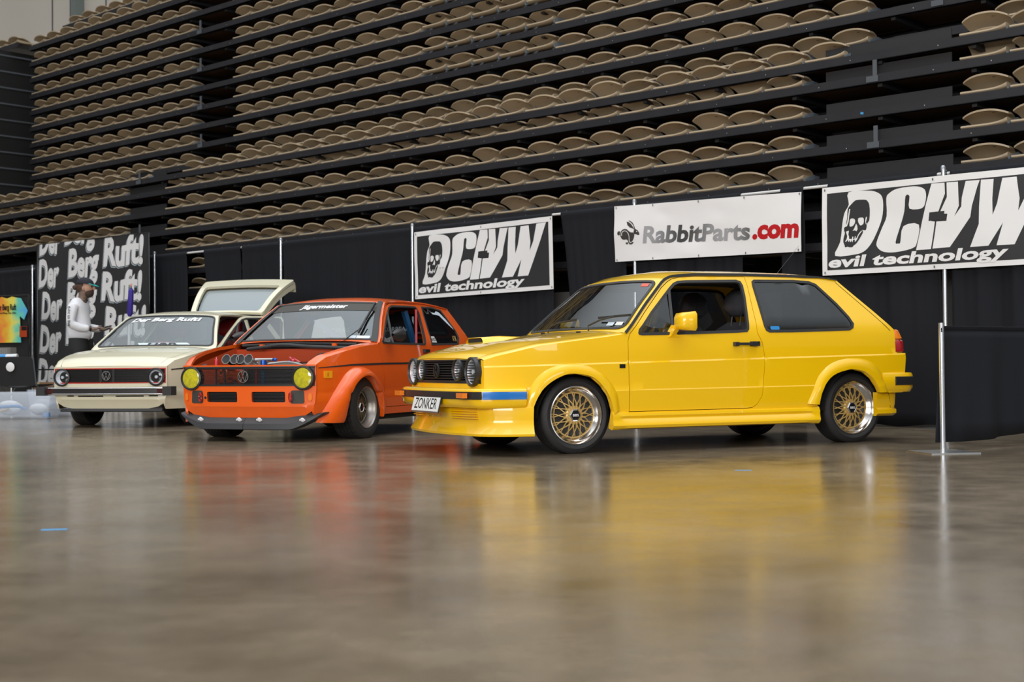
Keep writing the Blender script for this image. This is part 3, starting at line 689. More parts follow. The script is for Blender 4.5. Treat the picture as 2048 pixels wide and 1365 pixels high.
# large repeated-text backdrop
s0, s1, z0, z1 = -15.72, -12.31, .03, 2.765
fn = banner_fn(s0, s1, z0, z1, -.32, .016, 6, (0, -.03, 0, 0))
root = bl_empty('backdrop_banner', (s0 + s1) / 2, -.32, 0); tag(root, 'tall black backdrop banner covered with repeated white brush lettering', 'banner')
inv = (Matrix.Translation(SB((s0 + s1) / 2, -.32, 0)) @ Matrix.Rotation(BA, 4, 'Z')).inverted(); g2 = lambda u, v, d: inv @ fn(u, v, d)
WD, HD = s1 - s0, z1 - z0
m = MB(); m.panel([(0, 0), (WD, 0), (WD, HD), (0, HD)], [], lambda x, y, d: g2(x / WD, y / HD, 0), .09); m.build('sheet', 'banner_black', root, sharp=60)
for row in range(-1, 5):
    for wi, (word, x0, ww) in enumerate((('Der', .04, .70), ('Berg', .98, .90), ('Ruft!', 2.12, 1.14))):
        yb = HD - (.26, .13, .0)[wi] - .46 - .56 * row; xo = x0 + .05 * ((row * 5 + wi * 2) % 3) - .03 * wi
        for mt, dd, dx, dy in (('sticker_pale', .0012, -.026, -.022), ('banner_black', .0020, -.014, -.012), ('banner_white', .0028, 0, 0)):
            m = MB()
            def fz(a, b, d, xo=xo, yb=yb, dd=dd, dx=dx, dy=dy):
                x = xo + a + dx; y = min(HD - .004, max(.004, yb + b + dy + .015 * sin(a * 9 + row))); x = min(WD - .01, max(.01, x))
                return g2(x / WD, y / HD, dd)
            put_text(m, word, fz, w=ww, h=.43, bold=.042, shear=.10, cuts=.3); m.build('lettering' if mt == 'banner_white' else 'letter_shadow', mt, root, sharp=None)
m = MB(); m.tube([g2(0, 1, -.01), g2(1, 1, -.01)], .012, 8); m.tube([g2(0, 0, -.01), g2(0, 1, -.01)], .012, 8); m.tube([g2(1, 0, -.01), g2(1, 1, -.01)], .012, 8); m.build('frame', 'gloss_black', root)
# low barrier at the right
P1 = Vector((3.0, 9.43, 0)); P2 = Vector((4.45, 10.45, 0)); dd_ = (P2 - P1).normalized(); nn_ = Vector((-dd_.y, dd_.x, 0))
for P, lab in ((P1, 'short silver barrier post standing in front of the low black drape'), (Vector((5.15, 10.95, 0)), 'far short silver barrier post beyond the right edge')):
    root = empty('barrier_post', P); tag(root, lab, 'pole')
    m = MB(); m.tube([(0, 0, .006), (0, 0, .905)], .0185, 16); m.build('upright', 'pole_alloy', root)
    m = MB(); m.box((0, 0, .004), (.37, .36, .008), rz=.2); m.build('base_plate', 'brushed_steel', root, sharp=None)
    m = MB(); m.box((-.004, -.019, .855), (.008, .004, .03)); m.build('slot', 'gloss_black', root, sharp=None)
m = MB(); rows = []
for z in (.885, .855, .83, .80, .6, .4, .2, .085):
    row = []
    for i in range(130):
        a = i / 129; k = (.885 - z) / .8; q = P1 + dd_ * (.02 + a * 2.45 - (.06 * k if i == 0 else 0)) + nn_ * (.022 * sin(a * 23 + .5) * (.3 + k) + .012 * sin(a * 51) * k + (.02 if z > .87 or z < .84 else .045))
        row.append(q + Vector((0, 0, z - (.02 * sin(a * 7 + 1) if z < .1 else 0) - .0)))
    rows.append(row)
m.grid(rows); o = m.build('low_drape', 'drape_cloth', sharp=80); md = o.modifiers.new('thick', 'SOLIDIFY'); md.thickness = .004; tag(o, 'low black cloth barrier hanging from a short post at the right', 'drape')
# ---------------------------------------------------------------- cars
class Car:
    """local frame: x to the rear from the front axle, y lateral (minus = the side turned to the camera), z up"""
    def __init__(s, spec, loc, rz, label, cat='car'):
        s.__dict__.update(spec); s.root = empty(spec['name'], loc, rz); tag(s.root, label, cat); s.sp = spec
    def Y(s, x, z):
        y = interp(z, s.yz[0], s.yz[1])
        y -= s.tf[0] * min(1.2, max(0, (s.tf[1] - x) / s.tf[2])) ** 2
        y -= .05 * min(1.3, max(0, (x - s.tr) / .5)) ** 2
        for c0, c1, w, h in s.crease: y += h * min(1, max(0, (c0 + c1 * x - z) / w))
        return y
    def clines(s):
        out = []
        for c0, c1, w, h in s.crease:
            for dz in (0, -w): out.append([(-.70 + .02 * i, c0 + c1 * (-.70 + .02 * i) + dz) for i in range(190)])
        return out
    def side(s, sg, x, z, d=0.):
        e = .004; y = s.Y(x, z); dz = (s.Y(x, z + e) - s.Y(x, z - e)) / (2 * e); dx = (s.Y(x + e, z) - s.Y(x - e, z)) / (2 * e)
        n = Vector((-dx, 1, -dz)).normalized()
        return Vector((x + n.x * d, sg * (y + n.y * d), z + n.z * d))
    def sfn(s, sg, off=0.): return lambda x, z, d: s.side(sg, x, z, d + off)
    # the band over windscreen, roof and tailgate: side curve with arc length
    def curve(s, L):
        c = s.topc
        if not hasattr(s, '_cl'):
            s._cl = [0]
            for i in range(1, len(c)): s._cl.append(s._cl[-1] + math.hypot(c[i][0] - c[i - 1][0], c[i][1] - c[i - 1][1]))
        return interp(L, s._cl, [p[0] for p in c]), interp(L, s._cl, [p[1] for p in c])
    def Lat(s, x):
        s.curve(0); return interp(x, [p[0] for p in s.topc], s._cl)
    def top0(s, p, L):
        x, z = s.curve(L); u = p / .6; Ys = s.Y(x, z) - .004
        k = 1 - u * u; bow = interp(L, s.bow[0], s.bow[1]); cr = interp(L, s.crown[0], s.crown[1])
        k4 = 1 - abs(u) ** 3
        return Vector((x - bow * k, u * Ys, z + cr * k4))
    def top(s, p, L, d=0.):
        e = .01; a = s.top0(p, L)
        if d == 0: return a
        n = (s.top0(p + e, L) - s.top0(p - e, L)).cross(s.top0(p, L + e) - s.top0(p, L - e)).normalized()
        if n.z < 0: n = -n
        return a + n * d
    def build_shell(s):
        P = s.paint; R = s.root
        for sg in (-1, 1):
            m = MB(); m.panel(s.body, [s.door, s.qwin], s.sfn(sg), .05, .018, lines=s.clines()); b = m.build('side_panel', P, R, sharp=28, fix=True)
            # door
            if s.name == 'hatchback_car' and s.open_door and sg == -1:
                hx, hz = s.door[0]; hinge = s.side(sg, hx, .5); dr = empty('door', hinge, -radians(s.open_door), R)
                off = -hinge
            else: dr = None; off = Vector((0, 0, 0))
            f0 = s.sfn(sg); f = (lambda x, z, d, f0=f0, off=off: f0(x, z, d) + off)
            m = MB(); m.panel(inset(s.door, .005), [s.win], f, .05, .03, lines=s.clines())
            if dr is None: dr = m.build('door', P, R, sharp=28, fix=True)
            else: m.build('door_skin', P, dr, sharp=28, fix=True)
            if not (s.open_door and sg == -1):
                m = MB(); m.panel(inset(s.door, -.006), [inset(s.door, .012)], s.sfn(sg, -.010), .05); m.build('door_seal', 'underbody', R, sharp=None)
            s.doors = getattr(s, 'doors', []) + [(dr, f)]
            m = MB(); m.panel(s.win, [inset(s.win, s.seal)], lambda x, z, d: f(x, z, d + .004), .05, .02); m.build('window_seal', 'black_rubber', dr, sharp=30, fix=True)
            v0, v1 = s.vent; m = MB(); m.bar(f(v0[0], v0[1], -.004), f(v1[0], v1[1], -.004), .02, .02); m.build('quarterlight_bar', 'black_rubber', dr, sharp=None)
            iw = inset(s.win, s.seal * .8); tri = [p for p in iw if p[0] < v0[0] + (v1[0] - v0[0]) * (p[1] - v0[1]) / (v1[1] - v0[1]) - .004]
            tri += [(v1[0], v1[1] - .002), (v0[0], v0[1] + .004)] if iw and sum(iw[i][0] * iw[(i + 1) % len(iw)][1] - iw[(i + 1) % len(iw)][0] * iw[i][1] for i in range(len(iw))) > 0 else [(v0[0], v0[1]), (v1[0], v1[1])]
            tri = sorted(set(tri), key=lambda q: atan2(q[1] - sum(t[1] for t in tri) / len(tri), q[0] - sum(t[0] for t in tri) / len(tri)))
            m = MB(); m.panel(tri, [], lambda x, z, d: f(x, z, d - .010), .08); m.build('quarterlight_glass', 'window_glass', dr, sharp=None)
            # rear side window
            m = MB(); m.panel(s.qwin, [inset(s.qwin, s.qseal)], lambda x, z, d: s.side(sg, x, z, d + .005), .05, .02); fr = m.build('side_window', 'black_rubber', R, sharp=30, fix=True)
            m = MB(); m.panel(inset(s.qwin, s.qseal * .8), [], lambda x, z, d: s.side(sg, x, z, d - .002), .08); m.build('glass', s.qglass, fr, sharp=80)
            s.qframes = getattr(s, 'qframes', []) + [fr]
        # roof, windscreen, tailgate
        L1, L2, L3 = s.Lat(s.x_head), s.Lat(s.x_hatch), s._cl[-1]
        m = MB(); n = 20; rows = []
        for i in range(17):
            L = L1 + (L2 - L1) * i / 16; rows.append([s.top(-.6 + 1.2 * k / n, L) for k in range(n + 1)])
        m.grid(rows); m.build('roof', P, R, sharp=40, fix=True)
        w = s.ws_in; scr = [(-.6, 0.0), (.6, 0.0), (.6, L1), (-.6, L1)]
        ring = rounded([(-.6 + w[0], .0 + w[1]), (.6 - w[0], .0 + w[1]), (.6 - w[0], L1 - w[2]), (-.6 + w[0], L1 - w[2])], .07)
        m = MB(); m.panel(scr, [ring], lambda x, y, d: s.top(x, y, d), .06, .015); m.build('windscreen_surround', P, R, sharp=30, fix=True)
        m = MB(); m.panel(ring, [inset(ring, s.ws_seal)], lambda x, y, d: s.top(x, y, d + .006), .05, .02); ws = m.build('windscreen', 'black_rubber', R, sharp=30, fix=True)
        m = MB(); m.panel(inset(ring, s.ws_seal * .8), [], lambda x, y, d: s.top(x, y, 0), .045); m.build('glass', 'windscreen_glass', ws, sharp=80)
        s.ws = ws; s.L1 = L1; s.ring = ring
        # tailgate
        tg = [(-.6, L2), (.6, L2), (.6, L3), (-.6, L3)]; rw = rounded([(-.47, L2 + .06), (.47, L2 + .06), (.47, L3 - .07), (-.47, L3 - .07)], .06)
        if s.open_hatch is not None: return
        if s.open_hatch is None: hp, tf = R, (lambda v: v)
        else:
            hpt = s.top(0, L2); hp = empty('tailgate', hpt, 0, R); hp.rotation_euler = (0, radians(s.open_hatch), 0); tf = lambda v: v - hpt
        m = MB(); m.panel([(a * .985, b + .004 if b == L2 else b) for a, b in tg], [rw], lambda x, y, d: tf(s.top(x, y, d)), .06, .03, back=True); t_ = m.build('tailgate' if s.open_hatch is None else 'tailgate_skin', P, hp, sharp=30, fix=True)
        m = MB(); m.panel(rw, [inset(rw, .022)], lambda x, y, d: tf(s.top(x, y, d + .005)), .06, .045); m.build('window_seal', 'black_rubber', t_ if s.open_hatch is None else hp, sharp=30, fix=True)
        m = MB(); m.panel(inset(rw, .018), [], lambda x, y, d: tf(s.top(x, y, -.005)), .1); m.build('rear_glass', 'rear_pane' if s.open_hatch is not None else 'tinted_glass', t_ if s.open_hatch is None else hp, sharp=None)
        if s.open_hatch is not None:
            # turned-down lower edge of the lifted tailgate
            m = MB(); rows = []
            for k in range(15):
                p = -.59 + 1.18 * k / 14; a = s.top(p, L3); rows.append([tf(a + Vector(q)) for q in ((0, 0, 0), (.035, 0, -.03), (.050, 0, -.09), (.055, 0, -.22), (.03, 0, -.22), (-.01, 0, -.04))])
            m.grid(rows); m.build('lower_lip', P, hp, sharp=40, fix=True)
    def bonnet(s, x1, closed=True, bow=.06, crown=.022):
        R = s.root; xs = [s.fe[0][0] + (x1 - s.fe[0][0]) * (i / 22) ** 1.15 for i in range(23)]
        E = [(x, interp(x, [p[0] for p in s.fe], [p[1] for p in s.fe])) for x in xs]
        for sg in (-1, 1):
            m = MB(); rows = []
            for x, z in E:
                y = s.Y(x, z); r = []
                for ins, rise in ((0, 0), (.012, .006), (.03, .011), (.055, .014), (.078, .016)):
                    u = 1 - ins / y; r.append((x - bow * (1 - u * u), sg * (y - ins), z + rise))
                r.append((x - bow * (1 - u * u), sg * (y - ins), z + rise - .03)); rows.append(r)
            m.grid(rows); m.build('wing_top', s.paint, R, sharp=45, fix=True)
        def bp(x, z, u, d=0):
            y = s.Y(x, z); yi = y - .081; v = u * yi; uu = v / y
            return Vector((x - bow * (1 - uu * uu), v, z + .0165 + crown * (1 - u ** 4) + d))
        s.bp = lambda x, u, d=0: bp(x, interp(x, [p[0] for p in s.fe], [p[1] for p in s.fe]), u, d)
        if closed:
            m = MB(); rows = []; xl = [x for x in xs if x < s.cowl_x]; first = s.bp(xl[0], 0)
            rows.append([s.bp(xl[0], -1 + k / 10) + Vector((.012, 0, -.034)) for k in range(21)]); rows.append([s.bp(xl[0], -1 + k / 10) + Vector((-.002, 0, -.018)) for k in range(21)])
            for x in xl + [s.cowl_x]: rows.append([s.bp(x, -1 + k / 10) + (Vector((.012, 0, -.006)) if x == xl[0] else Vector((0, 0, 0))) for k in range(21)])
            rows.append([s.bp(s.cowl_x, -1 + k / 10, -.02) for k in range(21)])
            m.grid(rows); m.build('bonnet', s.paint, R, sharp=40, fix=True)
        m = MB(); rows = []
        for i in range(5): x = s.cowl_x + .005 + (x1 + .012 - s.cowl_x) * i / 4; rows.append([s.bp(x, -1 + k / 10) for k in range(21)])
        m.grid(rows); m.build('cowl', s.paint, R, sharp=40, fix=True)
    def gutter(s):
        for sg in (-1, 1):
            m = MB(); pts = [s.top(sg * .6, L, 0) for L in [s._cl[-1] * i / 60 for i in range(61)] if s.curve(L)[0] <= s.x_hatch + .01]
            n = len(pts); rows = []
            for i, p in enumerate(pts):
                k = s.rail_w * (1 if i < n - 8 else .25 + .75 * (n - 1 - i) / 7); dn = Vector((0, 0, -1)) if i > 14 else Vector((.62, 0, -.72)) * .9
                q = p + Vector((0, sg * .004, .004))
                rows.append([q, q + Vector((0, sg * .012, 0)), q + Vector((0, sg * .014, 0)) + dn * k, q + Vector((0, -sg * .01, 0)) + dn * k])
            m.grid(rows); m.build('roof_gutter', s.rail_mat, s.root, sharp=40, fix=True)
    def sweep(s, name, mt, path, prof, parent=None, sharp=35, n_off=None, closed=True, fix=True):
        """plan path [(x,y)] with outward offsets; prof [(out, z)]"""
        m = MB(); N = len(path); rows = []
        for i in range(N):
            a = Vector(path[max(i - 1, 0)]); b = Vector(path[min(i + 1, N - 1)]); d = (b - a).normalized(); nrm = Vector((-d.y, d.x))
            if nrm.dot(Vector((path[i][0] - 1.2, path[i][1]))) < 0: nrm = -nrm
            rows.append([Vector((path[i][0] + nrm.x * o, path[i][1] + nrm.y * o, z)) for o, z in prof])
        m.grid(rows, closed=closed)
        if closed: k = len(prof); m.add(rows[0], [tuple(range(k))]); m.add(rows[-1], [tuple(range(k))[::-1]])
        return m.build(name, mt, parent or s.root, sharp=sharp, fix=fix)
    def wheel(s, x, yo, r, w, rim, lip, style, label=None):
        """yo: lateral of the outer tyre face; r tyre radius, w tread width, rim radius"""
        sg = -1 if yo < 0 else 1; root = empty('wheel', (x, yo, r - .004), 0, s.root)
        if label: root['label'] = label
        Mx = Matrix.Rotation(-sg * pi / 2, 4, 'X') if sg < 0 else Matrix.Rotation(-pi / 2, 4, 'X')
        Mx = Matrix.Rotation(pi / 2, 4, 'X') if sg < 0 else Matrix.Rotation(-pi / 2, 4, 'X')   # +h points outward
        prof = [(rim + .002, -.012), (rim + .016, -.001), (rim + (r - rim) * .45, .004), (r - .020, -.006), (r - .006, -.016), (r, -.030)]
        gr = []; k = 5
        for i in range(k):
            a = -.034 - (w - .07) * i / k; b = -.034 - (w - .07) * (i + 1) / k
            gr += [(r, a), (r, b + .008), (r - .007, b + .007), (r - .007, b + .001)]
        prof += gr + [(r, -w + .03), (r - .006, -w + .016), (r - .02, -w + .004), (rim + .02, -w), (rim + .002, -w + .012)]
        m = MB(); m.lathe(prof, 72, Mx)
        if style.get('tread'):
            for i in range(30):
                a = 2 * pi * i / 30
                for j in (0, 1):
                    h0, h1 = (-.02, -w * .48) if j == 0 else (-w + .02, -w * .52); rr = r + .0005
                    p = [Vector((rr * cos(a + q), rr * sin(a + q), h)) for q, h in ((0, h0), (.035, h0), (.10, h1), (.075, h1))]
                    m.m = 1; m.add([Mx @ v for v in p], [(0, 1, 2, 3)]); m.m = 0
        m.build('tyre', ['tyre_rubber', 'underbody'], root, sharp=35, fix=False)
        dish = style['dish']
        m = MB(); m.lathe([(rim + .004, -.012), (rim + .004, -.004), (rim - .003, -.003), (rim - .009, -.010), (rim - .014, -.018), (rim - .022, -.018 - dish * .25), (rim - .034, -.020 - dish * .4), (rim - .038, -dish), (rim - .046, -dish - .006), (rim - .046, -w + .02), (rim - .02, -w + .01)], 72, Mx)
        m.build('rim', lip, root, sharp=35)
        m = MB(); m.lathe([(rim - .034, -dish - .05), (rim * .62, -dish - .055), (.03, -dish - .06), (.0001, -dish - .06)], 40, Mx); m.build('brake_disc', 'brake_steel', root)
        sm = style['spoke']; m = MB(); ns = style['n']; r0 = .052; r1 = rim - .043; h = -dish - .006; tw = style['tw']
        def seg(ra, aa, rb, ab, ha, hb, ww, dd):
            a = Mx @ Vector((ra * cos(aa), ra * sin(aa), ha)); b = Mx @ Vector((rb * cos(ab), rb * sin(ab), hb)); m.bar(a, b, dd, ww, up=Mx.to_3x3() @ Vector((0, 0, 1)))
        for i in range(ns):
            a = 2 * pi * i / ns
            for sgn in (-1, 1):
                seg(r0 - .014, a, r0 + .035, a + sgn * tw * .52, h + .022, h + .018, .010, .0085)
                seg(r0 + .035, a + sgn * tw * .52, r1 + .004, a + sgn * tw, h + .018, h - .004, .009, .0060)
        m.lathe([(r1 + .002, h - .006), (r1 + .001, h + .004), (r1 - .007, h + .003), (r1 - .007, h - .01)], 60, Mx)
        m.lathe([(.0001, h + .02), (r0 + .004, h + .02), (r0 + .016, h + .012), (r0 + .016, h - .02)], 40, Mx)
        m.build('spokes', sm, root, sharp=30)
        m = MB(); m.lathe([(.048, h + .018), (.048, h + .030), (.040, h + .037), (.0345, h + .031)], 6, Mx); m.lathe([(.050, h + .018), (.051, h + .024), (.034, h + .026)], 30, Mx); hub = m.build('hub_nut', 'polished_lip', root, sharp=20)
        m = MB(); m.lathe([(.035, h + .026), (.034, h + .034), (.0001, h + .035)], 30, Mx); m.build('hub_cap', 'gloss_black', hub)
        if style.get('badge'):
            m = MB(); fz = lambda a, b, d: Mx @ Vector((a - .024, b - .0085, h + .0365))
            put_text(m, 'BBS', fz, w=.048, h=.017, bold=.03); o = m.build('hub_lettering', 'white_vinyl', hub, sharp=None)
        return root
    def interior(s, seat_mat, xs=1.15, back=True):
        R = s.root
        m = MB(); rows = []
        m.box((1.1, 0, .30), (2.9, 1.16, .12)); m.box((-.2, 0, .33), (.75, .62, .18)); m.box((1.15, 0, .24), (1.7, 1.42, .06)); m.build('underbody', 'underbody', R, sharp=None)
        m = MB(); m.box((1.25, 0, .38), (1.75, 1.36, .03)); m.build('cabin_floor', 'interior_black', R, sharp=None)
        m = MB(); rows = []
        for x, z in ((.42, .80), (.50, .845), (.62, .85), (.70, .80), (.68, .66), (.60, .56)): rows.append([(x, y, z) for y in (-.66, -.3, 0, .3, .66)])
        m.grid(rows); m.build('dashboard', 'interior_black', R, sharp=40)
        sw = empty('steering_wheel', (.86, -.34 if s.lhd else .34, .80), 0, R); sw.rotation_euler = (0, radians(-62), 0)
        m = MB(); m.tube([(.17 * cos(a * pi / 16), .17 * sin(a * pi / 16), 0) for a in range(32)], .013, 8, closed=True); m.build('rim', 'interior_black', sw)
        m = MB(); m.bar((0, 0, 0), (.16, 0, 0), .03, .012); m.bar((0, 0, 0), (-.05, .15, 0), .03, .012); m.bar((0, 0, 0), (-.05, -.15, 0), .03, .012); m.tube([(0, 0, -.02), (0, 0, -.3)], .02, 8); m.build('spokes', 'interior_black', sw)
        for sg in (-1, 1):
            st = empty('car_seat', (xs, sg * .34, .38), 0, R)
            m = MB(); rows = []
            for x, z, hw in ((-.12, .02, .22), (-.14, .16, .24), (.10, .20, .24), (.36, .14, .23), (.36, 0, .22)): rows.append([(x, -hw, z - .02), (x, -hw * .8, z + .03), (x, 0, z), (x, hw * .8, z + .03), (x, hw, z - .02)])
            m.grid(rows); m.build('cushion', seat_mat, st, sharp=60)
            m = MB(); rows = []
            bk = s.sp.get('bucket')
            for t in range(9):
                k = t / 8; x = .34 + .20 * k; z = .14 + (.66 if bk else .44) * k; hw = (.25 - .03 * k) * (1 if k < .9 else .8); th = .10 - .03 * k
                if bk and k > .55: hw = .235 - .45 * (k - .55) ** 1.3
                if k == 1: hw *= .7 if not bk else .8; th *= .4
                rows.append([(x, -hw, z), (x - th * .5, -hw * .92, z), (x - th * .15, -hw * .4, z), (x - th * .1, hw * .4, z), (x - th * .5, hw * .92, z), (x, hw, z), (x + th * .6, hw * .7, z), (x + th * .6, -hw * .7, z)])
            m.grid(rows, closed=True); m.add(rows[-1], [tuple(range(8))]); b = m.build('backrest', seat_mat, st, sharp=60, fix=True)
            if bk:
                m = MB(); put_text(m, 'CORBEAU', lambda a, b_, d: Vector((.43 - .0, .15 - a, .60 + b_)), w=.30, h=.042, bold=.02); m.build('backrest_lettering', 'sticker_pale', st, sharp=None)
            else:
                m = MB(); rows = []
                for i in range(9):
                    u = -1 + i / 4; k = (1 - abs(u) ** 4) ** .5 if abs(u) < 1 else .0; k = max(k, .72)
                    c = [(.545 + .075 * cos(a) * k + (.02 if sin(a) > 0 else 0), u * .135, .735 + .115 * sin(a) * k) for a in [2 * pi * j / 14 for j in range(14)]]; rows.append(c)
                m.grid(rows, closed=True); m.add(rows[0], [tuple(range(14))]); m.add(rows[-1], [tuple(range(14))[::-1]]); m.build('headrest', seat_mat, st, sharp=50, fix=True)
                m = MB()
                for yy in (-.06, .06): m.tube([(.52, yy, .55), (.54, yy, .66)], .007, 6)
                m.build('headrest_stems', 'black_trim', st)
        m = MB(); rows = []
        for x, z in ((1.85, .42), (1.83, .62), (2.1, .60), (2.25, .92), (2.33, .92)): rows.append([(x, -.58, z), (x, 0, z - .01), (x, .58, z)])
        m.grid(rows); m.build('rear_bench', seat_mat, R, sharp=50)
        m = MB(); m.bar((.95, 0, 1.20), (1.0, 0, 1.20), .2, .055, up=(1, 0, 0)); m.build('interior_mirror', 'interior_black', R, sharp=None)
        # headlining and inner sills keep daylight out of the cabin
        m = MB(); rows = []
        for i in range(9):
            L = s.L1 + (s.Lat(s.x_hatch) - s.L1) * i / 8; rows.append([s.top(-.56 + 1.12 * k / 8, L, -.03) for k in range(9)])
        m.grid(rows); m.build('headlining', 'interior_grey', R, sharp=60)
        for sg in (-1, 1):
            zb = min(p[1] for p in s.win) - .02
            m = MB(); xe = s.wb - .42; m.add([(.36, sg * (s.Y(.4, .7) - .07), zb), (xe, sg * (s.Y(1.6, .7) - .07), zb), (xe, sg * (s.Y(1.6, .5) - .07), .3), (.36, sg * (s.Y(.4, .5) - .07), .3)], [(0, 1, 2, 3)]); m.add([(xe, sg * (s.Y(1.6, .7) - .09), zb), (xe + .75, sg * (s.Y(1.6, .7) - .12), zb), (xe + .75, sg * (s.Y(1.6, .7) - .12), .62), (xe, sg * (s.Y(1.6, .7) - .09), .62)], [(0, 1, 2, 3)]); m.build('door_trim', 'interior_black', R, sharp=None)
            for xw in (0, s.wb):
                m = MB(); rows = []
                for i in range(13):
                    a = pi * i / 12; xx = xw + .33 * cos(a); zz = .26 + .32 * sin(a); rows.append([(xx, sg * (s.Y(xx, zz) - .03), zz), (xw + .34 * cos(a), sg * .50, .26 + .32 * sin(a))])
                m.grid(rows); m.add([(xw - .34, sg * .5, .2), (xw + .34, sg * .5, .2), (xw + .34, sg * .5, .6), (xw - .34, sg * .5, .6)], [(0, 1, 2, 3)]); m.build('wheel_arch_liner', 'underbody', R, sharp=None)
        m = MB(); m.add([(.40, -.70, .30), (.40, .70, .30), (.40, .70, .82), (.40, -.70, .82)], [(0, 1, 2, 3)]); m.build('bulkhead', 'interior_black', R, sharp=None)
    def flare(s, name, mt, inner, outer, off, roll=.02, deep=.05, edge=.0):
        """arch trim lofted from the lip (inner, stands off the body) to where it dies into the side (outer)"""
        for sg in (-1, 1):
            a = catmull([Vector((*p, 0)) for p in inner], 4); b = catmull([Vector((*p, 0)) for p in outer], 4)
            n = 44
            def at(c, t):
                t *= len(c) - 1; i = min(int(t), len(c) - 2); return c[i].lerp(c[i + 1], t - i)
            rows = []
            for i in range(n + 1):
                t = i / n; q0 = at(a, t); q1 = at(b, t); o = off(t) if callable(off) else off; r = []
                r.append(s.side(sg, q0.x, q0.y, o - deep)); r.append(s.side(sg, q0.x, q0.y, o - .004)); qq = q0.lerp(q1, .03); r.append(s.side(sg, qq.x, qq.y, o))
                for k, f in ((.25, .98), (.5, .88), (.72, .60), (.88, .30), (1., .0)):
                    qq = q0.lerp(q1, k); r.append(s.side(sg, qq.x, qq.y, o * f + .001))
                rows.append(r)
            m = MB(); m.grid(rows); m.build(name, mt, s.root, sharp=40, fix=True)
def headlight(parent, c, r, lens, ring='gloss_black', depth=.05, ringw=.012, name='headlight', bulge=.010, hood=0.):
    """c: centre on the car's nose; faces -x"""
    T = Matrix.Translation(c) @ Matrix.Rotation(-pi / 2, 4, 'Y')
    root = empty(name, c, 0, parent); T = Matrix.Rotation(-pi / 2, 4, 'Y')
    m = MB(); m.lathe([(r + ringw, -depth), (r + ringw, .004 + hood), (r + ringw * .3, .010 + hood), (r - .001, .002), (r - .003, -.02)], 40, T); m.build('surround', ring, root, sharp=35)
    m = MB(); m.lathe([(r, -.006), (r * .8, -.03), (r * .45, -.048), (.012, -.055), (.0001, -.055)], 40, T); m.lathe([(.016, -.05), (.016, -.012), (.0001, -.010)], 16, T); m.build('reflector', 'reflector', root, sharp=50)
    m = MB(); m.lathe([(r, .0), (r * .85, bulge * .45), (r * .5, bulge * .85), (.0001, bulge)], 40, T); m.build('lens', lens, root)
    return root
def emblem(parent, c, r, mt, name='emblem'):
    """ringed V over W badge facing -x"""
    m = MB(); T = Matrix.Translation(c) @ Matrix.Rotation(-pi / 2, 4, 'Y')
    m.lathe([(r, -.006), (r, .006), (r * .88, .006), (r * .88, -.006)], 40, T, closed=True)
    def P(u, v): return Vector(c) + Vector((-.004, -u * r, v * r))
    w = r * .13
    for (a, b) in (((-.30, .86), (0, .16)), ((0, .16), (.30, .86)), ((-.78, .42), (-.38, -.78)), ((-.38, -.78), (0, .02)), ((0, .02), (.38, -.78)), ((.38, -.78), (.78, .42))): m.bar(P(*a), P(*b), w * .8, w, up=(1, 0, 0))
    return m.build(name, mt, parent, sharp=30)
def arc_path(xc, bow, yh, n=24, corner=None, tail=None):
    """plan path across the nose: x = xc + bow*(y/yh)^2 ; optional rounded corner running back along the sides"""
    pts = []
    for i in range(n + 1):
        y = -yh + 2 * yh * i / n; pts.append((xc + bow * (y / yh) ** 2, y))
    if tail:
        L = [(x, -abs(y)) for x, y in tail]; pts = L[::-1] + pts + [(x, abs(y)) for x, y in tail]
    return pts
MK2 = dict(name='hatchback_car', paint='yellow_paint', open_door=0, open_hatch=None, lhd=True, wb=2.475,
 yz=([.15, .3, .45, .64, .72, .86, .92, 1.30, 1.40], [.79, .815, .828, .830, .832, .822, .808, .625, .58]), tf=(.14, -.10, .60), tr=2.7,
 crease=[(.6455, .0195, .011, .009), (.452, .005, .008, .0045)],
 fe=[(-.70, .672), (-.62, .700), (-.33, .770), (0, .810), (.22, .835), (.345, .852)], cowl_x=.27,
 topc=[(.352, .864), (.573, 1.078), (.771, 1.253), (.817, 1.283), (.887, 1.300), (1.07, 1.315), (1.5, 1.322), (2.0, 1.320), (2.25, 1.312), (2.407, 1.289), (2.54, 1.165), (2.667, 1.049), (2.815, .907)],
 x_head=.80, x_hatch=2.405, bow=([0, .6, 2.2, 2.8], [.07, .09, .05, .03]), crown=([0, .6, .9, 2.1, 2.3, 2.8], [.012, .02, .045, .045, .03, .02]),
 ws_in=(.022, .03, .035), ws_seal=.022, seal=.020, qseal=.020, qglass='tinted_glass', rail_w=.020, rail_mat='black_rubber',
 door=[(.393, .853), (.376, .80), (.375, .666), (.376, .445), (.379, .291), (1.40, .293), (1.455, .300), (1.495, .325), (1.537, .386), (1.548, .466), (1.568, .683), (1.548, .798), (1.511, .866), (1.523, 1.041), (1.538, 1.219), (1.534, 1.303), (1.07, 1.297), (.935, 1.287), (.866, 1.272), (.82, 1.249), (.755, 1.203), (.553, 1.013)],
 win=[(.467, .861), (.477, .888), (.61, 1.018), (.817, 1.198), (.868, 1.238), (.912, 1.255), (.992, 1.262), (1.445, 1.274), (1.482, 1.263), (1.494, 1.232), (1.487, 1.145), (1.46, 1.003), (1.437, .89), (1.417, .869), (1.324, .863), (.77, .848), (.497, .843), (.474, .848)],
 vent=((.819, 1.185), (.765, .860)),
 qwin=[(1.586, 1.264), (1.607, 1.277), (1.983, 1.282), (2.133, 1.274), (2.193, 1.253), (2.254, 1.19), (2.338, 1.099), (2.416, .993), (2.44, .937), (2.424, .902), (2.385, .883), (1.835, .867), (1.622, .865), (1.591, .88), (1.578, .913), (1.580, 1.097), (1.580, 1.229)])
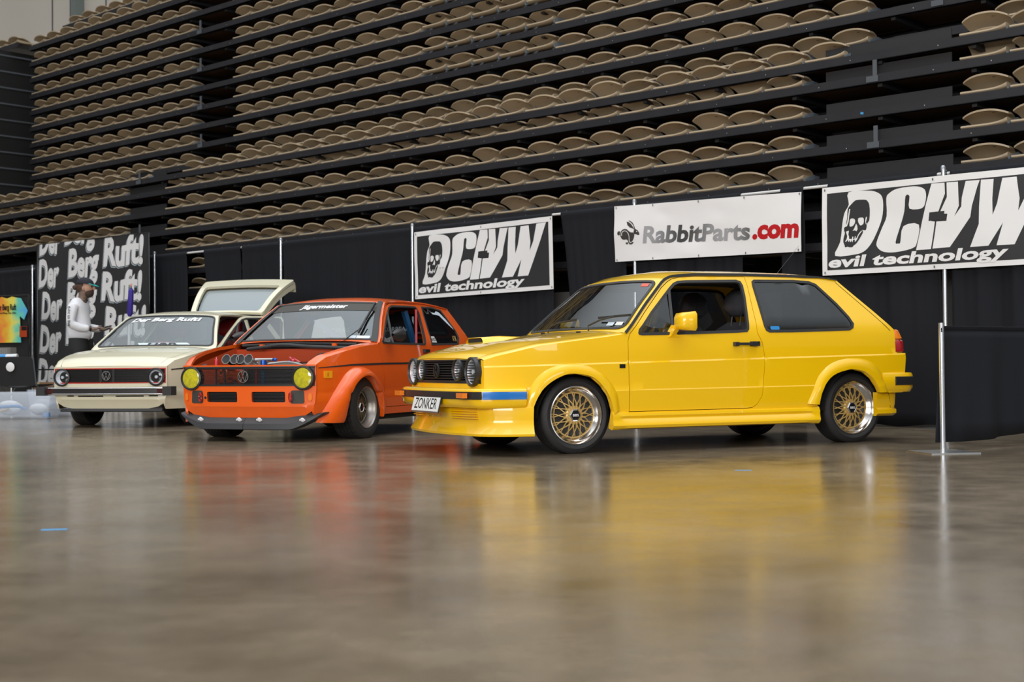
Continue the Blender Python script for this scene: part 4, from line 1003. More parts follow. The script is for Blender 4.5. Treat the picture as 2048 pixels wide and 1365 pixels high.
arch_r = [(2.645, .396), (2.619, .441), (2.571, .505), (2.492, .557), (2.389, .577), (2.334, .576), (2.216, .547), (2.138, .498), (2.077, .412), (2.054, .313)]
arch_f = [(.24, .305), (.207, .40), (.147, .484), (.064, .548), (-.053, .57), (-.145, .566), (-.259, .511), (-.337, .431), (-.378, .335)]
MK2['body'] = [(-.70, .47)] + MK2['fe'] + MK2['topc'] + [(2.83, .893), (2.845, .707), (2.94, .703), (2.925, .55), (2.90, .39), (2.66, .39)] + arch_r + [(2.05, .24), (.29, .24)] + arch_f + [(-.39, .22), (-.64, .22)]

Y_ = Car(MK2, (.14, 10.30, 0), .440, 'bright yellow two-door hatchback with gold mesh wheels and body kit, nearest car'); c = Y_; R = c.root
c.build_shell(); c.bonnet(.345); c.gutter(); c.interior('black_leather', 1.12)
# front of the car
xf = lambda y: -.76 + .06 * (y / .69) ** 2
front = lambda y, z, d: Vector((xf(y) - d, y, z))
m = MB(); m.panel([(-.69, .465), (.69, .465), (.69, .668), (.60, .686), (-.60, .686), (-.69, .668)], [rounded([(-.655, .512), (.655, .512), (.655, .678), (-.655, .678)], .015, 2)], front, .05, .04); m.build('front_panel', 'yellow_paint', R, sharp=30, fix=True)
gr = empty('grille', (0, 0, 0), 0, R)
m = MB(); m.panel([(-.66, .508), (.66, .508), (.66, .682), (-.66, .682)], [], lambda y, z, d: front(y, z, d - .035), .06); m.build('mesh', 'underbody', gr, sharp=None)
m = MB()
m.panel([(-.658, .509), (.658, .509), (.658, .680), (-.658, .680)], [[(-.645, .530), (.645, .530), (.645, .668), (-.645, .668)]], lambda y, z, d: front(y, z, d + .004), .06, .02); m.build('frame', 'black_trim', gr, sharp=30, fix=True)
for k in range(7):
    z = .544 + .0185 * k; m = MB(); rows = []
    for i in range(25): y = -.645 + 1.29 * i / 24; x = xf(y); rows.append([(x - .004, y, z - .003), (x - .004, y, z + .003), (x + .02, y, z + .006), (x + .02, y, z + .001)])
    m.grid(rows, closed=True); m.build('slat', 'black_trim', gr, sharp=30)
emblem(gr, (xf(0) - .014, 0, .600), .052, 'black_trim')
for sg in (-1, 1):
    headlight(R, (xf(.565) - .022, sg * .565, .592), .088, 'lens_glass', 'black_trim', depth=.07, ringw=.016)
    headlight(R, (xf(.35) - .014, sg * .352, .604), .070, 'lens_glass', 'black_trim', depth=.05, ringw=.010, name='driving_light')
bp = arc_path(-.835, .065, .70, 24, tail=[(-.735, .745), (-.67, .780), (-.56, .812), (-.44, .832)])
c.sweep('front_bumper', 'yellow_paint', bp, [(-.09, .478), (-.01, .476), (.004, .468), (.008, .456), (.008, .398), (.004, .365), (-.012, .342), (-.05, .336), (-.09, .338)], sharp=50)
fb = [o for o in R.children if o.name.startswith('front_bumper')][0]
c.sweep('rub_strip', 'black_trim', bp[3:-3], [(0, .455), (.016, .452), (.018, .425), (.016, .400), (0, .398)], fb)
bs = c.sweep('rub_strip_end', 'blue_reflection', bp[:4], [(0, .455), (.016, .452), (.018, .425), (.016, .400), (0, .398)], fb); bs['label'] = 'rub strip end with blue reflection painted on'  # blue reflection on the black strip, painted as its base colour
for sg in (-1, 1):
    m = MB(); m.box((-.836, sg * .615, .428), (.035, .115, .036)); m.build('indicator', 'amber_lens', fb, sharp=None)
sp = arc_path(-.775, .075, .64, 24, tail=[(-.665, .695), (-.60, .752), (-.50, .800), (-.385, .835)])
c.sweep('front_spoiler', 'yellow_paint', sp, [(-.06, .345), (.0, .345), (.004, .335), (-.010, .262), (-.004, .225), (.014, .185), (.034, .158), (.030, .142), (.0, .138), (-.06, .145)], sharp=50)
fs = [o for o in R.children if o.name.startswith('front_spoiler')][0]
for k in range(5):
    z = .330 - .0165 * k
    for y0, y1 in ((-.60, -.27), (.27, .60)):
        pth = [(-.775 + .075 * (y / .64) ** 2, y) for y in [y0 + (y1 - y0) * i / 8 for i in range(9)]]
        c.sweep('rib', 'yellow_paint', pth, [(-.03, z + .005), (.014, z + .004), (.017, z - .002), (-.03, z - .006)], fs)
# number plate
pl = empty('number_plate', (-.862, -.015, .352), 0, R); pl.rotation_euler = (0, radians(14), 0)
m = MB(); m.box((0, 0, 0), (.008, .53, .118)); m.build('holder', 'black_trim', pl, sharp=None)
m = MB(); m.box((-.005, 0, .004), (.004, .515, .104)); m.build('plate', 'plate_white', pl, sharp=None)
m = MB(); put_text(m, 'ZONKER', lambda a, b, d: Vector((-.0078, .215 - a, -.030 + b)), w=.43, h=.078, bold=.004); m.build('lettering', 'gloss_black', pl, sharp=None)
m = MB(); m.box((-.006, 0, -.054), (.003, .515, .012)); m.build('lower_rim', 'brushed_steel', pl, sharp=None)
# arches, sills
c.flare('front_arch', 'yellow_paint', arch_f[::-1] if 0 else [(-.385, .30)] + arch_f[::-1][0:] + [(.245, .285)], [(-.455, .30), (-.441, .35), (-.399, .472), (-.333, .563), (-.243, .618), (-.129, .641), (-.013, .637), (.105, .604), (.20, .536), (.271, .44), (.300, .314)], .028)
c.flare('rear_arch', 'yellow_paint', arch_r[::-1], [(1.958, .318), (2.008, .425), (2.062, .53), (2.163, .616), (2.281, .656), (2.399, .665), (2.518, .655), (2.614, .613), (2.686, .535), (2.725, .452), (2.744, .397)], .032)
for sg in (-1, 1):
    m = MB(); rows = []
    for i in range(41):
        x = .232 + (2.058 - .232) * i / 40; k = max(0, 1 - (x - .232) / .14) ** .6 if x < .372 else max(0, (x - 1.94) / .118) ** .7 if x > 1.94 else 0
        k = min(1, k); top = .290 + .012 * k
        prof = [(top, -.004), (top - .006, .018), (.268, .024 + .012 * k), (.250, .016 + .02 * k), (.228, .044), (.205, .054), (.185, .048), (.174 - .004 * k, .03), (.175, -.02)]
        rows.append([c.side(sg, x, z, d) for z, d in prof])
    m.grid(rows); k = len(rows[0]); m.add(rows[0], [tuple(range(k))]); m.add(rows[-1], [tuple(range(k))[::-1]]); m.build('side_skirt', 'yellow_paint', R, sharp=38, fix=True)
# rear
rp = [(2.69, -.838), (2.80, -.845), (2.93, -.842), (2.99, -.825), (3.02, -.78), (3.05, 0), (3.02, .78), (2.99, .825), (2.93, .842), (2.80, .845), (2.69, .838)]
c.sweep('rear_bumper', 'yellow_paint', rp, [(-.08, .545), (.0, .548), (.012, .53), (.012, .43), (-.01, .395), (-.08, .392)], sharp=50)
rb = [o for o in R.children if o.name.startswith('rear_bumper')][0]
c.sweep('rub_strip', 'black_trim', rp[1:-1], [(.0, .520), (.024, .515), (.026, .48), (.022, .450), (.0, .445)], rb)
c.sweep('rear_valance', 'yellow_paint', [(2.665, -.80), (2.80, -.80), (2.87, -.775), (2.90, -.70), (2.92, 0), (2.90, .70), (2.87, .775), (2.80, .80), (2.665, .80)], [(-.05, .392), (.0, .392), (-.005, .30), (-.012, .27), (.006, .255), (.006, .225), (-.02, .205), (-.05, .205)], sharp=45)
m = MB(); rows = []
for z, x in ((.905, 2.815), (.88, 2.86), (.80, 2.89), (.705, 2.935), (.55, 2.925), (.39, 2.90)): rows.append([(x + .02 * (1 - (y / .76) ** 2), y, z) for y in [(-.762 + 1.524 * k / 16) for k in range(17)]])
m.grid(rows); m.build('rear_panel', 'yellow_paint', R, sharp=30, fix=True)
for sg in (-1, 1):
    tl = empty('tail_light', (0, 0, 0), 0, R)
    for nm, mt, z0, z1 in (('indicator_lens', 'amber_lens', .812, .893), ('brake_lens', 'red_lens', .708, .810)):
        m = MB(); rows = []
        for a, b in ((2.832, .0), (2.87, .004), (2.905, -.006), (2.93, -.05), (2.935, -.30)):
            r = []
            for z in (z0, z0 + .01, z1 - .01, z1):
                sh = -.045 * max(0, (z - .80) / .1) if a > 2.84 else 0; yy = c.Y(2.80, z) if a < 2.92 else c.Y(2.80, z) + b; e_ = .004 if z in (z0, z1) else .012
                r.append((a + sh + (e_ if a > 2.9 else 0), sg * (yy + (b if a < 2.92 else 0) - .012 + e_), z))
            rows.append(r)
        m.grid(rows); m.build(nm, mt, tl, sharp=40, fix=True)
for sg in (-1, 1):
    m = MB(); rows = []
    for i in range(20):
        t = i / 19; L = c.Lat(2.41) + (c._cl[-1] - c.Lat(2.41)) * t; x, z = c.curve(L); x -= .017 + .008 * t; z -= .017 + .008 * t; rows.append([c.side(sg, x - .0016, z - .0016, .0012), c.side(sg, x + .0016, z + .0016, .0012)])
    m.grid(rows); m.build('tailgate_seam', 'underbody', R, sharp=None)
# wheels
gold = dict(dish=.045, spoke='gold_alloy', n=16, tw=radians(27), badge=True)
for x, y in ((0, -.745), (2.475, -.745), (0, .745), (2.475, .745)): c.wheel(x, y, .279, .200, .206, 'polished_lip', gold)
# door furniture (near and far side)
for sg, (dr, f) in zip((-1, 1), c.doors):
    h = MB(); h.bar(f(1.288, .778, .030), f(1.45, .778, .032), .020, .018, up=(0, 1, 0)); h.box(f(1.30, .778, .014), (.034, .04, .030)); h.box(f(1.468, .780, .016), (.066, .045, .034)); h.build('door_handle', 'black_trim', dr, sharp=None)
    m = MB(); T = Matrix.Translation(f(1.478, .786, .041)) @ Matrix.Rotation(pi / 2, 4, 'X'); m.lathe([(.0001, .003 * -sg), (.010, .003 * -sg), (.010, 0)], 14, T); m.build('door_lock', 'chrome', dr)
    # mirror
    mr = empty('door_mirror', f(.812, .893, .095), 0, dr)
    m = MB(); rows = []
    for x, k in ((-.065, .45), (-.060, .64), (-.040, .83), (.012, .95), (.046, 1.0), (.053, .96)):
        hy, hz = .085 * k, .071 * k; rows.append([(x, sg * a * hy, b * hz + (.030 if x < .06 else .026) + (-.008 if b > 0 and x < -.05 else 0)) for a, b in ((-1, -.7), (-.8, -1), (.8, -1), (1, -.7), (1, .7), (.8, 1), (-.8, 1), (-1, .7))])
    m.grid(rows, closed=True); m.add(rows[0], [tuple(range(8))]); m.build('mirror_housing', 'yellow_paint', mr, sharp=45, fix=True)
    m = MB(); m.box((.052, 0, .026), (.004, .145, .115)); m.build('mirror_glass', 'chrome', mr, sharp=None)
    m = MB(); m.bar((-.05, -sg * .055, -.012), (-.06, -sg * .095, -.062), .045, .05); m.box((-.05, -sg * .098, -.070), (.085, .05, .022), taper=.7); m.build('mirror_foot', 'yellow_paint', mr, sharp=None)
    m = MB(); m.panel([(.300, .608), (.346, .608), (.346, .636), (.300, .636)], [], lambda x, z, d: c.side(sg, x, z, d + .004), .05, .006); m.build('side_repeater', 'gloss_black', R, sharp=None)
# wipers, scoop, aerial, stickers
for p0, p1, p2 in (((.20, .03), (.02, .10), (.42, .085)), ((-.28, .03), (-.46, .13), (-.02, .11))):
    a = c.top(p0[0], p0[1], .03); b = c.top(p1[0], p1[1], .035); e_ = c.top(p2[0], p2[1], .03)
    w = empty('wiper', a, 0, R); m = MB(); m.tube([Vector((0, 0, -.03)), Vector((0, 0, .008)), (b - a) * .5 + Vector((-.01, 0, .012)), b - a], .0065, 6); m.build('arm', 'black_trim', w)
    m = MB(); dd = (e_ - b); m.bar(b - a - dd * .35, b - a + dd * .35, .012, .016); m.build('blade', 'black_rubber', w, sharp=None)
for yy in (.10, -.42):
    a = c.bp(.22, yy / .7, .0); m = MB(); m.box(a + Vector((0, 0, .006)), (.02, .035, .012)); m.build('washer_nozzle', 'black_trim', R, sharp=None)
sb = c.bp(-.28, .42); sc_ = empty('bonnet_scoop', sb, 0, R)
m = MB(); rows = []
for x, hh in ((0, .032), (.004, .036), (.15, .034), (.34, .012), (.44, .0)): rows.append([(x, -.17, -.012 + .085 * x), (x, -.15, hh * .6 + .085 * x), (x, -.13, hh + .085 * x), (x, .13, hh + .085 * x), (x, .15, hh * .6 + .085 * x), (x, .17, -.012 + .085 * x)])
m.grid(rows); m.build('cover', 'yellow_paint', sc_, sharp=40, fix=True)
m = MB(); m.box((.006, 0, .012), (.006, .25, .026)); m.build('opening', 'underbody', sc_, sharp=None)
a = c.top(-.05, c.Lat(2.28), .0); m = MB(); m.tube([a, a + Vector((.02, 0, .01)), a + Vector((.26, 0, .26))], .0011, 6); m.build('roof_aerial', 'post_steel', R)
for p, q, mt in ((-.43, .085, 'sticker_pale'), (-.505, .09, 'plate_white')):
    st = MB(); st.panel([(p - .03, q - .016), (p + .03, q - .016), (p + .03, q + .02), (p - .03, q + .02)], [], lambda x, y, d: c.top(x, y, .002), .05); o = st.build('inspection_sticker', mt, c.ws, sharp=None)
st = MB(); st.panel([(-.52, c.L1 - .105), (-.45, c.L1 - .105), (-.45, c.L1 - .07), (-.52, c.L1 - .07)], [], lambda x, y, d: c.top(x, y, .002), .05); st.build('inspection_sticker', 'sticker_red', c.ws, sharp=None)
st = MB(); st.panel(rounded([(1.635, .888), (1.72, .888), (1.72, .915), (1.635, .915)], .012), [], lambda x, z, d: c.side(-1, x, z, .0), .05); st.build('window_sticker', 'blue_plastic', c.qframes[0], sharp=None)

# ---------------------------------------------------------------- the two older hatchbacks share one body
MK1 = dict(name='hatchback_car', lhd=True, wb=2.1, yz=([.15, .3, .45, .60, .84, .90, 1.22, 1.32], [.75, .77, .785, .79, .765, .745, .575, .53]), tf=(.13, 0., .66), tr=2.2,
 crease=[(.402, .0, .008, .004)], fe=[(-.66, .640), (-.64, .660), (-.539, .715), (-.30, .768), (-.067, .806), (.271, .836)], cowl_x=.20,
 topc=[(.28, .846), (.55, 1.075), (.754, 1.222), (.80, 1.238), (.87, 1.246), (1.145, 1.258), (1.42, 1.262), (1.68, 1.256), (1.94, 1.238), (2.185, 1.212), (2.296, 1.043), (2.388, .885)],
 x_head=.79, x_hatch=2.185, bow=([0, .6, 2.0, 2.5], [.07, .09, .05, .03]), crown=([0, .6, .9, 1.9, 2.1, 2.5], [.014, .02, .045, .045, .03, .02]),
 ws_in=(.016, .03, .035), ws_seal=.020, seal=.016, qseal=.016, qglass='tinted_glass', rail_w=.012,
 door=[(.29, .835), (.31, .741), (.321, .661), (.36, .45), (.378, .262), (1.28, .262), (1.33, .33), (1.345, .5), (1.330, .83), (1.405, 1.0), (1.49, 1.19), (1.485, 1.225), (1.46, 1.240), (1.145, 1.240), (.87, 1.232), (.79, 1.208), (.55, 1.040), (.318, .866)],
 win=[(.362, .858), (.372, .838), (1.252, .832), (1.275, .846), (1.375, 1.011), (1.455, 1.16), (1.446, 1.205), (1.42, 1.218), (1.249, 1.218), (.90, 1.210), (.82, 1.19), (.67, 1.095), (.451, .93)],
 vent=((.745, 1.14), (.575, .845)),
 qwin=[(1.563, 1.222), (1.794, 1.225), (2.000, 1.200), (2.068, 1.09), (2.130, .984), (2.118, .911), (2.048, .845), (1.400, .833), (1.44, .965), (1.52, 1.143)])
a1f = [(.236, .208), (.191, .347), (.118, .44), (.001, .52), (-.104, .553), (-.174, .548), (-.287, .473), (-.343, .361), (-.361, .199)]
a1r = [(2.1 + .30 * cos(radians(t)), .26 + .29 * sin(radians(t))) for t in (-10, 15, 45, 75, 105, 135, 165, 190)]
MK1['body'] = [(-.66, .25)] + MK1['fe'] + MK1['topc'] + [(2.42, .80), (2.47, .75), (2.47, .42), (2.44, .26)] + a1r + [(1.77, .20), (.30, .20)] + a1f + [(-.40, .20), (-.63, .20)]
def nose(c, paint, front_lower, ducts):
    R = c.root; xf = lambda y, z: -.722 + .062 * (y / .66) ** 2 + (.30 * max(0, .295 - z)) + (.0 if z > .3 else .004)
    f = lambda y, z, d: Vector((xf(y, z) - d, y, z))
    out = [(-.665, .655), (-.665, .45), (-.655, .33), (-.62, .262), (-.556, .225), (-.45, .205), (0, .198), (.45, .205), (.556, .225), (.62, .262), (.655, .33), (.665, .45), (.665, .655)]
    holes = [rounded([(-.652, .478), (.652, .478), (.652, .632), (-.652, .632)], .015, 2)] + [rounded(d_, .012, 2) for d_ in ducts]
    m = MB(); m.panel(out, holes, f, .05, .03, lines=[[(y_ * .04, z_) for y_ in range(-14, 15)] for z_ in (.300, .290)]); m.build('front_panel', paint, R, sharp=22, fix=True)
    return f
def mk1_wheels(c, yo, w, style, r=.275, rim=.178, lip='dull_alloy'):
    for x in (0, 2.1):
        for sg in (-1, 1): c.wheel(x, sg * yo, r, w, rim, lip, style)
def slats(gr, f, y0, y1, z0, z1, n, mt='black_trim', nm='slat', d=.0):
    for k in range(n):
        z = z0 + (z1 - z0) * k / (n - 1); m = MB(); rows = []
        for i in range(17): y = y0 + (y1 - y0) * i / 16; p = f(y, z, d); rows.append([p + Vector(q) for q in ((-.003, 0, -.0018), (-.003, 0, .0018), (.014, 0, .003), (.014, 0, -.001))])
        m.grid(rows, closed=True); m.build(nm, mt, gr, sharp=30)

# orange race car
OR = dict(MK1); OR.update(paint='orange_paint', open_door=0, open_hatch=None, rail_mat='orange_paint', bucket=True)
c = Car(OR, (-2.02, 12.20, 0), 1.19, 'orange two-door race hatchback without bonnet, yellow headlights and wide arches'); R = c.root
c.build_shell(); c.bonnet(.275, closed=False); c.gutter(); c.interior('interior_black', 1.05)
DU = [[(.072, .337), (.39, .337), (.395, .426), (.075, .426)], [(-.39, .337), (-.072, .337), (-.07, .426), (-.387, .426)]]
f = nose(c, 'orange_paint', .2, DU)
gr = empty('grille', (0, 0, 0), 0, R)
m = MB(); m.panel([(-.655, .474), (.655, .474), (.655, .636), (-.655, .636)], [[(-.50, .490), (.50, .490), (.50, .622), (-.50, .622)]], lambda y, z, d: f(y, z, d + .003), .05, .012); m.build('frame', 'black_trim', gr, sharp=30, fix=True)
slats(gr, f, -.50, .50, .496, .617, 12)
for y in (.30, .21, .0): m = MB(); m.box(f(y, .556, -.012), (.012, .012, .14)); m.build('upright', 'black_trim', gr, sharp=None)
m = MB(); m.tube([f(-.66 + 1.32 * i / 12, .637, .006) for i in range(13)], .006, 6); m.build('top_rail', 'black_trim', gr)
emblem(gr, (-.738, 0, .556), .052, 'brushed_steel')
for sg in (-1, 1): headlight(R, (-.700, sg * .558, .543), .086, 'yellow_lens', 'black_trim', depth=.05, ringw=.018)
for k, D in enumerate(DU):
    ys = [p[0] for p in D]; dk = empty('lower_duct', (0, 0, 0), 0, R); slats(dk, f, min(ys), max(ys), .352, .412, 6, d=-.008)
    m = MB(); m.panel(D, [], lambda y, z, d: f(y, z, d - .04), .06); m.build('duct_core', 'radiator_core', dk, sharp=None)
for sg in (-1, 1):
    m = MB(); m.panel(rounded([(sg * .437, .326), (sg * .563, .326), (sg * .558, .437), (sg * .440, .437)][::sg], .02, 3), [], lambda y, z, d: f(y, z, d + .004), .05, .006); m.build('blanking_plate', 'duct_block', R, sharp=30, fix=True)
    m = MB(); T = Matrix.Translation(f(sg * .448, .380, .03)) @ Matrix.Rotation(radians(60), 4, 'Z'); m.tube([T @ Vector((.022 * cos(a * pi / 8), 0, .036 * sin(a * pi / 8))) for a in range(16)], .006, 6, closed=True); m.build('tow_hook', 'red_metal', R)
    m = MB(); m.panel(rounded([(sg * .602, .352), (sg * .632, .352), (sg * .632, .412), (sg * .602, .412)][::sg], .012, 3), [], lambda y, z, d: f(y, z, d + .012), .05, .02); m.build('marker_light', 'amber_lens', R, sharp=30, fix=True)
m = MB(); T = Matrix.Translation(f(.425 - .015, .375, .002)) @ Matrix.Rotation(-pi / 2, 4, 'Y'); m.lathe([(.0001, 0), (.012, 0), (.012, -.01)], 14, T); m.build('lifting_hole', 'underbody', R)
# splitter in two halves with quick clips
for y0, y1 in ((-.72, -.002), (.002, .70)):
    m = MB(); rows = []
    for i in range(19):
        y = y0 + (y1 - y0) * i / 18; k = abs(y) / .70; up = max(0, (k - .62) / .38) ** 1.4; xx = -.700 + .10 * k ** 3
        zt = .205 + .045 * max(0, (k - .55) / .45); zb = .108 + .125 * up
        rows.append([(xx, y, zt), (xx - .045, y, (zt + zb) / 2), (xx - .050, y, zb), (xx - .030, y, zb - .006), (xx + .06, y, zb - .004), (xx + .08, y, zt)])
    m.grid(rows, closed=True); m.add(rows[0], [tuple(range(6))]); m.add(rows[-1], [tuple(range(6))[::-1]]); o = m.build('splitter', 'splitter_grey', R, sharp=35, fix=True)
    for y in ((-.56, -.155) if y0 < -.1 else (.045, .442)):
        m = MB(); m.T = Matrix.Translation((-.735 + .05 * (abs(y) / .7) ** 3, y, .19)) @ Matrix.Rotation(-pi / 2, 4, 'Y') @ Matrix.Rotation(-.3, 4, 'Y'); m.lathe([(.0001, .006), (.012, .006), (.020, .0)], 16); m.box((0, 0, .003), (.014, .056, .004)); m.build('quick_clip', 'white_vinyl', o)
# side strip, lamp, arches
for sg in (-1, 1):
    m = MB(); rows = []
    for i in range(40):
        x = -.63 + (2.36 + .63) * i / 39; z = interp(x, [-.63, -.235, .31, 2.4], [.626, .648, .657, .665]); w_ = .003 + .005 * min(1, (x + .63) / .5); rows.append([c.side(sg, x, z - w_, .0), c.side(sg, x, z - w_, .005), c.side(sg, x, z + w_, .005), c.side(sg, x, z + w_, .0)])
    m.grid(rows); m.build('waist_strip', 'black_trim', R, sharp=30)
    m = MB(); m.panel(rounded([(-.574, .539), (-.484, .539), (-.485, .600), (-.575, .600)], .006, 2), [], lambda x, z, d: c.side(sg, x, z, d + .006), .05, .008); mk = m.build('side_marker', 'amber_marker', R, sharp=30, fix=True)
    m = MB(); T = Matrix.Translation(c.side(sg, -.53, .570, .007)) @ Matrix.Rotation(pi / 2, 4, 'X'); m.lathe([(.0001, .001), (.018, 0)], 18, T); m.build('marker_boss', 'amber_lens', mk)
off = lambda t: .095 * (.75 + .25 * sin(pi * t))
c.flare('front_arch', 'orange_paint', [(-.375, .165), (-.361, .215), (-.343, .361), (-.287, .473), (-.200, .540), (-.104, .556), (.001, .525), (.118, .44), (.191, .347), (.236, .208), (.240, .19)], [(-.63, .165), (-.60, .21), (-.47, .401), (-.38, .513), (-.303, .587), (-.195, .631), (-.054, .630), (.104, .577), (.22, .504), (.315, .409), (.340, .275)], off, deep=.10)
c.flare('rear_arch', 'orange_paint', a1r[::-1], [(1.70, .22), (1.72, .35), (1.80, .50), (1.95, .60), (2.1, .63), (2.25, .60), (2.38, .50), (2.44, .35)], .08)
wk = dict(dish=.085, spoke='bronze_alloy', n=16, tw=radians(16), tread=True)
mk1_wheels(c, .800, .235, wk, r=.277, rim=.182)
for sg in (-1, 1):
    m = MB(); m.box((1.1, sg * .70, .178), (1.5, .05, .05)); m.build('sill_rail', 'underbody', R, sharp=None)
# black pillar trim and windscreen banner strip
for sg in (-1, 1):
    m = MB(); rows = []
    for i in range(12): L = .0 + (c.L1 - .01) * i / 11; rows.append([c.top(sg * .595, L, .006), c.top(sg * .57, L, .016), c.top(sg * .545, L, .012)])
    m.grid(rows); m.build('pillar_trim', 'black_rubber', R, sharp=60)
rg = inset(c.ring, .018); Lt = c.L1 - .060
m = MB(); m.panel([(-.548, Lt - .115), (.548, Lt - .115), (.548, Lt - .02), (.50, Lt + .004), (-.50, Lt + .004), (-.548, Lt - .02)], [], lambda x, y, d: c.top(x, y, .0025), .05); sv = m.build('sunstrip', 'duct_block', c.ws, sharp=40)
m = MB(); put_text(m, 'Jägermeister', lambda a, b, d: c.top(.225 - a, Lt - .078 + b, .005), w=.49, h=.058, bold=.035, shear=.22); m.build('lettering', 'white_vinyl', sv, sharp=None)
a = c.top(-.33, -.01, .03); b = c.top(-.47, .16, .045); e_ = c.top(-.505, .34, .05); w = empty('wiper', a, 0, R)
m = MB(); m.tube([(0, 0, -.03), (0, 0, 0), b - a, c.top(-.49, .25, .05) - a], .0055, 6); m.build('arm', 'black_trim', w)
m = MB(); m.bar(c.top(-.445, .10, .03) - a, c.top(-.535, c.L1 - .09, .035) - a, .012, .022); m.build('blade', 'black_rubber', w, sharp=None)
for p, mt in ((-.40, 'sticker_pale'), (-.455, 'plate_white'), (-.505, 'sticker_pale')):
    m = MB(); m.panel([(p - .026, .052), (p + .026, .052), (p + .026, .092), (p - .026, .092)], [], lambda x, y, d: c.top(x, y, .002), .05); m.build('inspection_sticker', mt, c.ws, sharp=None)
m = MB(); m.panel([(1.43, .862), (1.545, .862), (1.53, .922), (1.43, .922)], [], lambda x, z, d: c.side(-1, x, z, .0), .05); qs = m.build('window_sticker', 'plate_white', c.qframes[0], sharp=None)
m = MB(); put_text(m, '16 KCS', lambda a_, b_, d: c.side(-1, 1.442 + a_, .878 + b_, .002), w=.085, h=.03, bold=.02); m.build('sticker_lettering', 'gloss_black', qs, sharp=None)
m = MB(); put_text(m, 'ASK', lambda a_, b_, d: c.side(-1, 1.95 + a_, .88 + b_, .001), w=.10, h=.055, shear=.2); m.build('window_decal', 'gold_alloy', c.qframes[0], sharp=None)
m = MB(); sw = [(1.69, 1.205), (1.74, 1.170), (1.82, 1.165), (1.87, 1.185), (1.93, 1.175), (2.02, 1.10), (2.085, 1.02), (2.09, 1.00), (1.99, 1.07), (1.90, 1.140), (1.84, 1.145), (1.76, 1.150)]
m.panel(sw, [], lambda x, z, d: c.side(-1, x, z, .001), .05); m.build('window_swoosh', 'sticker_pale', c.qframes[0], sharp=None)
for sg, (dr, f_) in zip((-1, 1), c.doors):
    mr = empty('door_mirror', f_(.52, .885, .11), 0, dr)
    m = MB(); T = Matrix.Rotation(pi / 2, 4, 'Y'); m.lathe([(.012, -.13), (.028, -.10), (.048, -.05), (.058, .0), (.060, .03), (.055, .034)], 24, T); m.build('mirror_cone', 'black_trim', mr, sharp=40)
    m = MB(); m.lathe([(.0001, .030), (.055, .030)], 24, T); m.build('mirror_glass', 'chrome', mr)
    m = MB(); m.bar((-.07, -sg * .03, -.02), (-.10, -sg * .10, -.055), .03, .02); m.build('mirror_foot', 'black_trim', mr, sharp=None)
    m = MB(); m.box(f_(1.24, .775, .016), (.10, .03, .03)); m.build('door_handle', 'black_trim', dr, sharp=None)
    if sg < 0:
        m = MB(); m.T = Matrix.Identity(4)
        m.bar((.98, -.30, .70), (.95, .40, 1.16), .05, .05); m.bar((1.30, -.52, 1.17), (1.52, -.60, .60), .045, .045); m.build('roll_cage', 'blue_bar', R, sharp=None)
        m = MB(); m.bar((1.36, -.62, 1.18), (1.28, -.66, .62), .02, .05); m.build('harness_strap', 'red_metal', R, sharp=None)
# engine bay
eb = empty('engine_bay', (0, 0, 0), 0, R)
for sg in (-1, 1):
    m = MB(); m.add([(-.66, sg * .585, .64), (.24, sg * .665, .835), (.24, sg * .62, .42), (-.66, sg * .54, .42)], [(0, 1, 2, 3)]); m.build('inner_wing', 'orange_bay', eb, sharp=None)
m = MB(); m.add([(.17, -.66, .42), (.17, .66, .42), (.15, .66, .80), (.15, -.66, .80)], [(0, 1, 2, 3)]); m.build('firewall', 'orange_bay', eb, sharp=None)
m = MB(); m.box((-.655, 0, .628), (.05, 1.18, .022)); m.build('slam_panel', 'orange_paint', eb, sharp=None)
m = MB(); m.tube(catmull([(.12, -.55, .800), (.08, -.2, .815), (.05, .1, .835), (.05, .3, .815), (.10, .5, .800)], 6), .016, 8); m.tube([(.18, -.60, .835), (.16, 0, .852), (.18, .60, .835)], .014, 8); m.build('scuttle_seal', 'black_rubber', eb)
m = MB(); m.box((-.30, -.05, .55), (.38, .62, .16)); m.box((-.30, -.13, .655), (.16, .42, .05)); m.build('cam_cover', 'dull_alloy', eb, sharp=None)
for y in (.383, .295, .235, .152):
    T = Matrix.Translation((-.42, y, .708)) @ Matrix.Rotation(radians(-72), 4, 'Y')
    t_ = empty('intake_trumpet', (0, 0, 0), 0, eb); m = MB(); m.lathe([(.026, -.12), (.030, -.04), (.038, -.01), (.044, .0), (.045, .004), (.040, .004), (.034, -.012)], 28, T); m.build('horn', 'brushed_steel', t_)
    m = MB(); m.lathe([(.0001, -.006), (.037, -.006)], 28, T); m.build('gauze', 'black_rubber', t_)
m = MB(); m.tube([(-.36, .12, .700), (-.36, -.06, .700)], .014, 10); m.tube([(-.36, .10, .675), (-.36, -.02, .672)], .010, 8); m.tube(catmull([(-.40, -.03, .665), (-.38, -.2, .68), (-.40, -.32, .665), (-.42, -.42, .64)], 5), .008, 8); m.build('fuel_rail', 'brushed_steel', eb)
m = MB(); m.lathe([(.0001, .03), (.025, .03), (.027, 0), (.027, -.02)], 20, Matrix.Translation((-.42, .0, .665))); m.build('filler_cap', 'blue_fitting', eb)
for p, mt in (((-.36, -.08, .700), 'blue_fitting'), ((-.36, -.26, .69), 'red_metal'), ((-.36, -.23, .675), 'blue_fitting'), ((-.42, -.43, .645), 'red_metal')): m = MB(); m.ball(p, .017, 6, (1, 1.3, 1)); m.build('hose_fitting', mt, eb)
